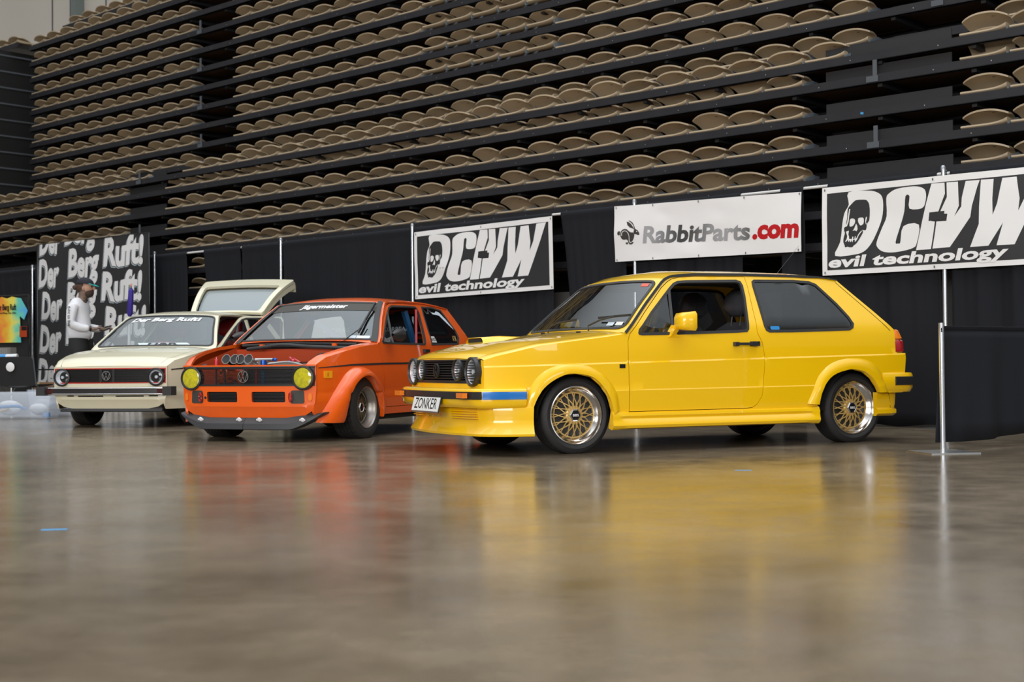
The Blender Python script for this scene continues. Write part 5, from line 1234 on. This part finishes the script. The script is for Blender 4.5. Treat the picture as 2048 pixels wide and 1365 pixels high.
m = MB(); m.tube(catmull([(-.36, -.25, .70), (-.34, -.22, .715), (-.30, -.24, .70), (-.3, -.30, .67)], 5), .011, 8); m.build('red_hose', 'red_metal', eb)
m = MB(); m.lathe([(.0001, .07), (.008, .07), (.010, .05), (.022, .045), (.024, .0), (.024, -.05)], 20, Matrix.Translation((-.42, .485, .66))); m.build('fluid_reservoir', 'red_metal', eb)
m = MB(); m.tube([(-.60, .50, .63), (-.60, .50, .665)], .012, 10); m.tube([(-.60, .475, .63), (-.60, .475, .668)], .010, 10); m.build('clip_pins', 'chrome', eb)
m = MB(); m.box((-.45, -.46, .645), (.06, .06, .04)); m.build('bracket', 'brushed_steel', eb, sharp=None)
m = MB(); m.tube(catmull([(-.1, -.30, .66), (-.05, -.33, .74), (-.02, -.42, .755), (0, -.52, .74)], 6), .006, 6); m.build('brake_pipe', 'black_rubber', eb)
for p in ((-.02, -.42, .735), (.13, .36, .832), (.13, -.40, .832)): m = MB(); m.box(p, (.03, .04, .025)); m.build('hinge', 'gold_alloy' if p[2] < .8 else 'orange_paint', eb, sharp=None)
m = MB(); m.box((-.60, -.22, .50), (.04, .52, .28)); m.build('radiator', 'radiator_core', eb, sharp=None)
m = MB(); m.box((-.628, -.13, .50), (.012, .03, .24)); m.build('radiator_stay', 'blue_bar', eb, sharp=None); m = MB(); m.box((-.628, -.06, .50), (.012, .02, .24)); m.box((-.628, .05, .50), (.012, .015, .24)); m.build('bay_stay', 'red_metal', eb, sharp=None)
rn = random.Random(5)
for nm, mt, n_, rr in (('ducting', 'orange_paint', 9, .018), ('wiring', 'black_rubber', 12, .004), ('plug_lead', 'red_metal', 4, .006)):
    for k in range(n_):
        p = [(-.64 + rn.uniform(0, .06), .33 - .26 * rn.random(), .50 + .12 * rn.random()) for _ in range(4)]; m = MB(); m.tube(catmull(p, 4), rr, 6); m.build(nm, mt, eb)
m = MB(); m.box((-.2, 0, .34), (.75, 1.0, .04)); m.build('bay_floor', 'underbody', eb, sharp=None)

# cream car
CR = dict(MK1); CR.update(paint='cream_paint', open_door=24, open_hatch=-64, rail_mat='cream_paint', qseal=.012)
mat('dark_red', (.06, .012, .012), .3)
mat('rear_pane', (.23, .27, .29), .25, coat=.5)
c = Car(CR, (-4.147, 15.07, 0), 1.34, 'cream white two-door hatchback with raised tailgate and red grille frame'); R = c.root
c.build_shell(); c.bonnet(.275); c.gutter(); c.interior('red_leather', 1.05)
SL = [[(-.57, .333), (-.464, .333), (-.464, .347), (-.57, .347)], [(-.417, .331), (-.097, .331), (-.097, .345), (-.417, .345)], [(.045, .331), (.358, .331), (.358, .345), (.045, .345)], [(.406, .333), (.497, .333), (.497, .347), (.406, .347)]]
f = nose(c, 'cream_paint', .2, SL)
m = MB()
for D in SL: m.panel(D, [], lambda y, z, d: f(y, z, d - .02), .06)
m.build('air_slots', 'underbody', R, sharp=None)
gr = empty('grille', (0, 0, 0), 0, R)
m = MB(); m.panel([(-.655, .474), (.655, .474), (.655, .636), (-.655, .636)], [], lambda y, z, d: f(y, z, d - .012), .06); m.build('backing', 'underbody', gr, sharp=None)
m = MB(); m.panel([(-.655, .474), (.655, .474), (.655, .636), (-.655, .636)], [[(-.645, .484), (.645, .484), (.645, .626), (-.645, .626)]], lambda y, z, d: f(y, z, d + .004), .05, .012); m.build('red_frame', 'red_trim', gr, sharp=30, fix=True)
slats(gr, f, -.50, .50, .496, .615, 11, d=-.004)
for y in (-.075, .075): m = MB(); m.box(f(y, .556, -.004), (.012, .03, .135)); m.build('upright', 'black_trim', gr, sharp=None)
emblem(gr, (-.735, 0, .556), .050, 'brushed_steel')
for sg in (-1, 1): headlight(R, (-.700, sg * .553, .540), .078, 'lens_glass', 'black_trim', depth=.05, ringw=.018)
pth = arc_path(-.815, .06, .70)
bm = empty('front_bumper', (0, 0, 0), 0, R)
c.sweep('chrome_bar', 'chrome', pth, [(-.03, .434), (-.012, .434), (.0, .431), (.007, .426), (.008, .420), (.004, .416), (-.03, .416)], bm, sharp=70); c.sweep('chrome_bar', 'chrome', pth, [(-.03, .370), (-.004, .370), (.006, .366), (.009, .360), (.004, .354), (-.004, .351), (-.03, .351)], bm, sharp=70)
c.sweep('rubber_inset', 'black_trim', pth, [(-.03, .42), (.001, .42), (.001, .364), (-.03, .364)], bm)
for sg in (-1, 1):
    m = MB(); m.box((-.752, sg * .74, .393), (.12, .10, .094)); m.build('bumper_end', 'black_rubber', bm, sharp=None)
    m = MB(); m.box((-.765 + .0, sg * .615, .392), (.012, .16, .048)); m.build('indicator', 'dark_red', bm, sharp=None)
c.sweep('chin_spoiler', 'splitter_grey', arc_path(-.70, .06, .60), [(-.03, .205), (.0, .205), (.012, .178), (.0, .170), (-.03, .175)])
for sg in (-1, 1):
    m = MB(); rows = []
    for i in range(20):
        x = -.60 + 2.9 * i / 19; z = interp(x, [-.63, -.235, .31, 2.4], [.616, .640, .650, .660]); rows.append([c.side(sg, x, z - .006, .0), c.side(sg, x, z - .006, .005), c.side(sg, x, z + .006, .005), c.side(sg, x, z + .006, .0)])
    m.grid(rows); m.build('waist_strip', 'black_trim', R, sharp=30)
mk1_wheels(c, .745, .175, dict(dish=.04, spoke='dull_alloy', n=16, tw=radians(16)), r=.272, rim=.178)
m = MB(); put_text(m, 'Der Berg Ruft!', lambda a, b, d: c.top(.45 - a, c.L1 - .155 + b, .004), w=.86, h=.066, bold=.045, shear=.35); m.build('lettering', 'white_vinyl', c.ws, sharp=None)
m = MB(); m.panel([(-.38, .045), (.12, .045), (.15, .085), (-.34, .085)], [], lambda x, y, d: c.top(x, y, .003), .05); bs = m.build('lower_sticker', 'sticker_pale', c.ws, sharp=None)
m = MB(); put_text(m, 'H&R', lambda a, b, d: c.top(.04 - a, .052 + b, .005), w=.30, h=.028, bold=.04, shear=.2); m.build('sticker_lettering', 'gloss_black', bs, sharp=None)
for yy in (.10, -.45): m = MB(); m.tube([c.top(yy, -.02, .0), c.top(yy, -.02, .02)], .008, 8); m.build('wiper_spindle', 'black_trim', R)
m = MB(); m.box((.65, .04, .90), (.12, .22, .09), taper=.75); m.m = 1; m.box((.65, .04, .875), (.125, .225, .03)); m.build('dash_box', ['red_metal', 'plate_white'], R, sharp=None)
dr = c.doors[0][0]
# ---------------------------------------------------------------- lifted tailgate of the cream car
HL, HA = .86, radians(32)
hp = empty('tailgate', (2.22, 0, 1.29), 0, R)
def hg(p, l, d=0.):
    """p lateral -1..1, l from the hinge to the free edge"""
    hw = .50 + .135 * min(1, l / HL); bowz = .05 * sin(pi * min(1, l / HL)) + .02 * (1 - p * p)
    e1 = Vector((cos(HA), 0, sin(HA))); e2 = Vector((sin(HA), 0, -cos(HA)))     # e2: the face turned to the front of the car when lifted
    return e1 * l + Vector((0, p * hw, 0)) - e2 * (bowz + d)
out = rounded([(-1, 0), (1, 0), (1, HL), (-1, HL)], .05, 3); win = rounded([(-.87, .03), (.87, .03), (.88, .64), (-.88, .64)], .07, 4)
m = MB(); m.panel(out, [win], lambda p, l, d: hg(p, l, -d), .07, .035, back=True); m.build('tailgate_skin', 'cream_paint', hp, sharp=35, fix=True)
m = MB(); m.panel(win, [inset(win, .022)], lambda p, l, d: hg(p, l, -d - .04), .07, -.05); m.build('window_seal', 'black_rubber', hp, sharp=30, fix=True)
m = MB(); m.panel(inset(win, .018), [], lambda p, l, d: hg(p, l, -.018), .1); m.build('rear_glass', 'rear_pane', hp, sharp=40)
m = MB(); rows = []
for k in range(15):
    p = -.98 + 1.96 * k / 14; a = hg(p, HL); rows.append([a, a + Vector((.03, 0, -.01)), a + Vector((.05, 0, -.05)), a + Vector((.052, 0, -.13)), a + Vector((.03, 0, -.13)), a + Vector((-.01, 0, -.04))])
m.grid(rows, closed=True); m.build('lower_lip', 'cream_paint', hp, sharp=45, fix=True)
for sg in (-1, 1):
    m = MB(); rows = []
    for k in range(12):
        l = HL * k / 11; rows.append([hg(sg * .99, l), hg(sg * .99, l, -.0) + Vector((.02, 0, -.06 - .02 * k / 11)), hg(sg * .93, l) + Vector((.02, 0, -.06 - .02 * k / 11)), hg(sg * .93, l)])
    m.grid(rows); m.build('side_flange', 'cream_paint', hp, sharp=45, fix=True)
    m = MB(); m.tube([(0.02, sg * .50, -.25), tuple(hg(sg * .9, .34))], .009, 8); m.build('gas_strut', 'black_trim', hp)

# ---------------------------------------------------------------- person
def skin_obj(name, mt, verts, edges, parent, root=0, sub=2):
    me = bpy.data.meshes.new(name); bm = bmesh.new(); lay = bm.verts.layers.skin.verify(); vs = []
    for x, y, z, r in verts:
        v = bm.verts.new((x, y, z)); rr = r if isinstance(r, tuple) else (r, r); v[lay].radius = rr; vs.append(v)
    vs[root][lay].use_root = True
    for a, b in edges: bm.edges.new((vs[a], vs[b]))
    bm.to_mesh(me); bm.free(); me.materials.append(MAT[mt])
    o = bpy.data.objects.new(name, me); COL.objects.link(o); o.parent = parent
    k = o.modifiers.new('skin', 'SKIN'); k.use_smooth_shade = True; k.branch_smoothing = .3
    s_ = o.modifiers.new('sub', 'SUBSURF'); s_.levels = sub; s_.render_levels = sub
    return o
pr = empty('person', (-5.66, 17.75, 0), radians(-4)); tag(pr, 'person in white long-sleeved shirt and teal-brimmed cap looking down at their hands', 'person')
V = [(0, 0, .95, .10), (-.03, 0, 1.12, .10), (-.04, 0, 1.32, .105), (-.02, 0, 1.47, .07), (.015, 0, 1.56, .055), (.045, 0, 1.64, .085), (.055, 0, 1.72, .092), (.05, 0, 1.77, .06)]
E_ = [(i, i + 1) for i in range(7)]
def chain(start, pts):
    global V, E_
    prev = start; ids = []
    for p in pts: V.append(p); E_.append((prev, len(V) - 1)); prev = len(V) - 1; ids.append(prev)
    return ids
for sg in (-1, 1):
    chain(0, [(0, sg * .10, .86, .085), (.03, sg * .11, .50, .055), (-.01, sg * .11, .12, .042), (.02, sg * .11, .05, .045), (.16, sg * .13, .03, .03)])
    yy = .12 if sg < 0 else .02; hx = 0 if sg < 0 else .05
    ids = chain(3, [(-.04, sg * .15, 1.45, .044), (-.05, sg * .23, 1.21, .040), (.19 + hx, sg * .13, 1.145, .032), (.245 + hx, sg * .10, 1.15, (.040, .022))])
    w = ids[-1]
    for k in range(4):
        yk = sg * .10 + (k - 1.5) * .017 * sg; L = (.058, .070, .066, .05)[k]
        chain(w, [(.275 + hx, yk, 1.158, .0105), (.275 + hx + L * .5, yk - sg * .004, 1.168, .0090), (.275 + hx + L * .80, yk - sg * .008, 1.150, .0080), (.275 + hx + L * .85, yk - sg * .01, 1.132, .007)])
    chain(w, [(.235 + hx, sg * .062, 1.165, .012), (.27 + hx, sg * .052, 1.185, .010), (.295 + hx, sg * .056, 1.185, .008)])
skin_obj('body', 'tattoo_skin', V, E_, pr)
T_ = [(0, 0, .96, (.15, .17)), (-.03, 0, 1.12, (.14, .165)), (-.045, 0, 1.32, (.145, .185)), (-.03, 0, 1.485, (.105, .14)), (.008, 0, 1.565, .066)]
ET = [(0, 1), (1, 2), (2, 3), (3, 4)]
for sg in (-1, 1):
    hx = 0 if sg < 0 else .05; n = len(T_); T_ += [(-.045, sg * .175, 1.475, .080), (-.06, sg * .235, 1.21, .066), (.06, sg * .185, 1.165, .058), (.165 + hx, sg * .14, 1.150, .046)]; ET += [(3, n), (n, n + 1), (n + 1, n + 2), (n + 2, n + 3)]
skin_obj('shirt', 'shirt_white', T_, ET, pr)
m = MB()
for sg in (-1, 1): m.tube([(-.01, sg * .085, 1.02), (-.01, sg * .095, .92), (.0, sg * .10, .80), (.03, sg * .112, .50), (.0, sg * .115, .22), (-.01, sg * .115, .07)], [.125, .130, .115, .085, .075, .075], 18)
m.build('trousers', 'trouser_black', pr, sharp=60)
for sg in (-1, 1): m = MB(); m.ball((.06, sg * .12, .045), .05, 8, (2.7, 1, .9)); m.build('shoe', 'shoe_dark', pr)
m = MB(); m.ball((.063, 0, 1.695), .093, 10, (1.08, .86, 1.12)); m.build('face', 'skin', pr)
m = MB(); m.ball((.170, 0, 1.685), .016, 6, (1.2, .8, 1.7)); m.build('nose', 'skin', pr)
for sg in (-1, 1):
    m = MB(); m.ball((.055, sg * .083, 1.685), .022, 6, (.7, .4, 1.2)); m.build('ear', 'skin', pr)
    m = MB(); m.ball((.150, sg * .034, 1.705), .011, 6); m.build('eye', 'gloss_black', pr)
m = MB(); m.box((.158, 0, 1.645), (.01, .045, .008)); m.build('mouth', 'red_leather', pr, sharp=None)
m = MB(); m.ball((.098, 0, 1.625), .068, 10, (1.0, 1.0, .95)); m.ball((.150, 0, 1.656), .022, 6, (.8, 1.5, .5)); m.build('beard', 'beard', pr)
m = MB(); m.ball((.02, 0, 1.70), .092, 10, (.95, .93, 1.0)); m.ball((-.085, 0, 1.70), .035, 8); m.build('hair', 'hair_brown', pr)
m = MB(); rows = []
for i in range(7): a = i / 6 * pi / 2; rows.append([(.052 + .108 * cos(a) * cos(t) * 1.05, .098 * cos(a) * sin(t), 1.745 + .085 * sin(a) - .03 * cos(t) * cos(a) * .2) for t in [2 * pi * k / 20 for k in range(20)]])
m.grid(rows, closed=True); cap = m.build('cap', 'cap_navy', pr, sharp=60)
m = MB(); rows = []
for r_ in (0, 1): rows.append([(.13 + (.105 * cos(t) if r_ else .0), .085 * sin(t), 1.742 - (.042 * cos(t) if r_ else 0)) for t in [-pi / 2 + pi * k / 10 for k in range(11)]])
m.grid(rows); o = m.build('brim', 'cap_teal', cap, sharp=60); md = o.modifiers.new('t', 'SOLIDIFY'); md.thickness = .006
m = MB(); m.tube([(.165, -.140, 1.150), (.185, -.132, 1.149)], .037, 14); m.build('wristband', 'gloss_black', pr)
m = MB(); put_text(m, 'fight to live', lambda a, b, d: Vector((-.062 + b, -.305 + .012 * 0, 1.44 - a)), w=.26, h=.035, bold=.02); m.build('sleeve_lettering', 'gloss_black', pr, sharp=None)
m = MB(); m.box((.345, -.02, 1.165), (.13, .07, .01), M=Matrix.Rotation(-.4, 3, 'Y')); o = m.build('smartphone', 'gloss_black', sharp=None); o.matrix_world = pr.matrix_basis if False else Matrix.Translation((-5.66, 17.75, 0)) @ Matrix.Rotation(radians(-4), 4, 'Z'); tag(o, 'small dark phone held in the hands of the person in white', 'phone')

# ---------------------------------------------------------------- merchandise corner, far left
BX = Matrix.Translation
bd = empty('display_board', (-8.0, 21.53, 0), radians(-20)); tag(bd, 'black display board at the far left carrying the tie-dye shirt', 'display')
m = MB(); m.box((-.2, 0, .95), (1.15, .03, 1.70)); m.build('board', 'interior_black', bd, sharp=None)
m = MB()
for x in (-.77, .37): m.tube([(x, -.02, 0), (x, -.02, 1.82)], .012, 8)
m.tube([(-.77, -.02, 1.80), (.37, -.02, 1.80)], .012, 8); m.build('frame', 'gloss_black', bd)
for x in (-.77, .37): m = MB(); m.box((x, 0, .01), (.05, .5, .02)); m.build('foot', 'gloss_black', bd, sharp=None)
def tiedye():
    m = mat('tie_dye', (.8, .4, .1), .8); t = m.node_tree; b = t.nodes['Principled BSDF']; tcn = t.nodes.new('ShaderNodeTexCoord'); s = t.nodes.new('ShaderNodeSeparateXYZ'); n = t.nodes.new('ShaderNodeTexNoise'); n.inputs['Scale'].default_value = 5
    a = t.nodes.new('ShaderNodeMath'); a.operation = 'MULTIPLY_ADD'; a.inputs[1].default_value = .5; r = t.nodes.new('ShaderNodeValToRGB'); mr = t.nodes.new('ShaderNodeMapRange'); mr.inputs[1].default_value = -.05; mr.inputs[2].default_value = .62
    t.links.new(tcn.outputs['Object'], s.inputs[0]); t.links.new(tcn.outputs['Object'], n.inputs['Vector']); t.links.new(n.outputs[0], a.inputs[0]); t.links.new(s.outputs[0], a.inputs[2]); t.links.new(a.outputs[0], mr.inputs[0]); t.links.new(mr.outputs[0], r.inputs[0]); t.links.new(r.outputs[0], b.inputs['Base Color'])
    e = r.color_ramp.elements; e[0].color = (.75, .08, .30, 1); e[1].color = (.10, .45, .75, 1)
    for p, c_ in ((.2, (.85, .20, .04, 1)), (.42, (.85, .45, .03, 1)), (.62, (.80, .70, .10, 1)), (.8, (.15, .62, .42, 1))): q = e.new(p); q.color = c_
tiedye()
ts = empty('tshirt', (-8.03, 21.50, 1.05), radians(-20)); tag(ts, 'rainbow tie-dye t-shirt with black lettering hung on the display board', 't-shirt')
shp = [(-.27, 0), (.27, 0), (.25, .42), (.33, .36), (.40, .50), (.27, .70), (.10, .73), (.0, .70), (-.10, .73), (-.27, .70), (-.40, .50), (-.33, .36), (-.25, .42)]
m = MB(); m.panel(shp, [], lambda x, y, d: Vector((x, -.025 - .012 * sin(14 * x) * (1 - y) - d, y)), .05, .01, back=True); m.build('cloth', 'tie_dye', ts, sharp=60)
m = MB(); put_text(m, 'Der Berg Ruft', lambda a, b, d: Vector((-.2 + a, -.045, .52 + b)), w=.40, h=.09, bold=.03); put_text(m, 'downhilling the hills', lambda a, b, d: Vector((-.2 + a, -.045, .46 + b)), w=.40, h=.022, bold=.04); m.build('lettering', 'gloss_black', ts, sharp=None)
tg_ = empty('price_card', (-7.72, 21.38, 1.22), radians(-20)); tag(tg_, 'small orange and brown card pinned beside the tie-dye shirt', 'card'); m = MB(); m.box((0, -.03, 0), (.14, .01, .17), rz=0); m.build('card', 'orange_bay', tg_, sharp=None); m = MB(); m.box((.02, -.037, .05), (.10, .004, .06)); m.build('print', 'gloss_black', tg_, sharp=None)
ch_ = empty('cylinder_head', (-7.68, 20.3, .80), radians(-12)); tag(ch_, 'ribbed alloy cylinder head on the black cabinet below the shirt', 'engine part')
m = MB(); m.box((0, 0, .08), (.40, .16, .15)); m.build('casting', 'dull_alloy', ch_, sharp=None)
for k in range(9): m = MB(); m.box((-.15 + .036 * k, -.085, .08), (.012, .02, .13)); m.build('rib', 'brushed_steel', ch_, sharp=None)
m = MB(); m.T = Matrix.Translation((-.165, -.095, .08)) @ Matrix.Rotation(pi / 2, 4, 'X'); m.lathe([(.0001, .004), (.022, .004), (.03, 0)], n=16); m.build('port', 'underbody', ch_)
cb = empty('cabinet', (-7.75, 20.4, 0), radians(-12)); tag(cb, 'low black cabinet under the alloy cylinder head', 'cabinet'); m = MB(); m.box((0, 0, .40), (.75, .4, .80)); m.build('carcass', 'interior_black', cb, sharp=None); m = MB(); m.box((0, -.205, .4), (.68, .01, .7)); m.build('front_panel', 'duct_block', cb, sharp=None)
tb = empty('folding_table', (-7.75, 19.5, 0), radians(-6)); tag(tb, 'white topped folding table cut by the left edge', 'table')
m = MB(); m.box((-.1, 0, .725), (1.2, .6, .035)); m.build('table_top', 'table_white', tb, sharp=None)
for x in (-.62, .42):
    for y in (-.24, .24): m = MB(); m.tube([(x, y, 0), (x, y, .71)], .014, 8); m.build('leg', 'brushed_steel', tb)
rl_ = empty('paper_roll', (-7.25, 19.35, .795), radians(0)); tag(rl_, 'white rolled sheet with a blue band lying on the table', 'paper roll'); m = MB(); m.tube([(-.22, 0, 0), (.16, 0, .01)], .045, 16); m.build('roll', 'bag_white', rl_); m = MB(); m.tube([(-.10, 0, .003), (.0, 0, .005)], .048, 16); m.build('band', 'blue_plastic', rl_)
fc = empty('camp_chair', (-6.74, 18.75, 0), radians(-12)); tag(fc, 'black folding camp chair with round white emblem on its back', 'chair')
m = MB(); m.panel(rounded([(-.27, .40), (.27, .40), (.25, .80), (-.25, .80)], .04), [], lambda x, y, d: Vector((x, -.22 - .15 * (y - .4) - .03 * (1 - (x / .27) ** 2) - d, y)), .07, .01, back=True); m.build('backrest', 'trouser_black', fc, sharp=60)
m = MB(); m.panel(rounded([(-.27, -.22), (.27, -.22), (.27, .24), (-.27, .24)], .03), [], lambda x, y, d: Vector((x, y, .42 - .04 * (1 - (x / .27) ** 2) + d)), .07, .01, back=True); m.build('seat', 'trouser_black', fc, sharp=60)
for sx in (-1, 1):
    for a, b in (((sx * .28, -.26, .02), (sx * .28, .24, .42)), ((sx * .28, .26, .02), (sx * .28, -.22, .42)), ((sx * .28, -.22, .40), (sx * .27, -.29, .82))): m = MB(); m.tube([a, b], .010, 8); m.build('leg' if b[2] < .5 else 'back_post', 'post_steel', fc)
    m = MB(); m.box((sx * .30, 0, .62), (.05, .42, .02)); m.build('armrest', 'trouser_black', fc, sharp=None)
m = MB(); m.T = Matrix.Translation((-.05, -.325, .66)) @ Matrix.Rotation(pi / 2, 4, 'X'); m.lathe([(.0001, .004), (.060, .004), (.064, .002)], n=24); m.build('round_emblem', 'banner_white', fc)
def tote(loc, rz, d, lab):
    r_ = empty('storage_tote', loc, rz); tag(r_, lab, 'storage box', 'clear plastic totes at the far left'); m = MB(); w, dp, h = d; rows = []
    for z, k in ((0, .90), (.02, .92), (h - .03, 1.0), (h - .03, 1.035), (h, 1.035), (h, 1.0), (.03, .90)): rows.append([(a * w / 2 * k, b * dp / 2 * k, z) for a, b in ((-1, -.9), (-.97, -1), (.97, -1), (1, -.9), (1, .9), (.97, 1), (-.97, 1), (-1, .9))])
    m.grid(rows, closed=True); m.add(rows[0], [tuple(range(8))]); m.add(rows[-1], [tuple(range(8))]); m.build('tub', 'tote_plastic', r_, sharp=40)
    rn = random.Random(int(w * 100)); 
    for k in range(5):
        m = MB(); m.ball((rn.uniform(-.36, .36) * w, rn.uniform(-.2, .2) * dp, .09 + rn.uniform(0, .08)), .09, 8, (rn.uniform(1.1, 1.7), .8, .75)); m.build('packed_bag', 'bag_white', r_, sharp=60)
    m = MB(); m.tube(catmull([(-.25 * w, -.30 * dp, .12), (-.1 * w, -.34 * dp, .15), (.1 * w, -.34 * dp, .16), (.18 * w, -.33 * dp, .12)], 5), .018, 8); m.box((.42 * w, -.33 * dp, .05), (.08, .05, .06)); m.build('blue_item', 'blue_plastic', r_)
    m = MB(); m.tube(catmull([(-.3 * w, -.30 * dp, .05), (-.15 * w, -.36 * dp, .09), (.0 * w, -.34 * dp, .13)], 5), .015, 8); m.build('tan_item', 'tan_cloth', r_)
tote((-6.38, 17.25, 0), radians(2), (1.12, .46, .34), 'clear plastic storage tote full of white bags, front one')
tote((-6.02, 17.95, 0), radians(6), (.72, .44, .36), 'pale clear storage tote standing behind the front one')
cbx = empty('cardboard_box', (-7.35, 21.2, 0), radians(-30)); tag(cbx, 'small brown cardboard box at the foot of the text banner', 'box')
m = MB(); m.box((0, 0, .21), (.22, .22, .42)); m.build('carton', 'cardboard', cbx, sharp=None); m = MB(); m.box((0, -.112, .21), (.05, .002, .42)); m.build('tape', 'tan_cloth', cbx, sharp=None)
um = empty('furled_flag', (-5.78, 20.3, 0), 0); tag(um, 'furled purple flag on a white pole before the text banner', 'flag')
m = MB(); m.tube([(0, 0, 0), (.03, 0, 1.42)], .022, 10); m.build('pole', 'banner_white', um); m = MB(); m.tube([(.03, 0, 1.40), (.035, 0, 1.45), (.055, 0, 1.80), (.058, 0, 1.86)], [.02, .045, .04, .012], 10); m.build('cloth', 'purple_cloth', um)
m = MB(); m.tube([(.058, 0, 1.86), (.06, 0, 1.90)], .010, 8); m.build('tip', 'amber_lens', um); m = MB(); m.lathe([(.0001, .03), (.16, .02), (.17, 0)], n=20); m.build('base', 'gloss_black', um)
for (x, y, rz, lab) in ((-1.84, 5.42, .15, 'small strip of blue tape on the floor at the left'), (1.37, 8.05, -.1, 'small strip of blue tape on the floor before the yellow car')):
    m = MB(); m.box((0, 0, .0006), (.10, .028, .0012)); o = m.build('floor_tape', 'tape_blue', sharp=None); o.location = (x, y, 0); o.rotation_euler = (0, 0, rz); tag(o, lab, 'tape', 'blue tape marks on the floor')
m = MB(); m.box((0, 0, 0), (.035, .002, .022)); o = m.build('fascia_tape', 'tape_blue', sharp=None); o.location = SB(-.55, LOW_T - .002, 3.150); o.rotation_euler = (0, .3, BA); tag(o, 'scrap of light blue tape stuck on a steel seating fascia', 'tape')
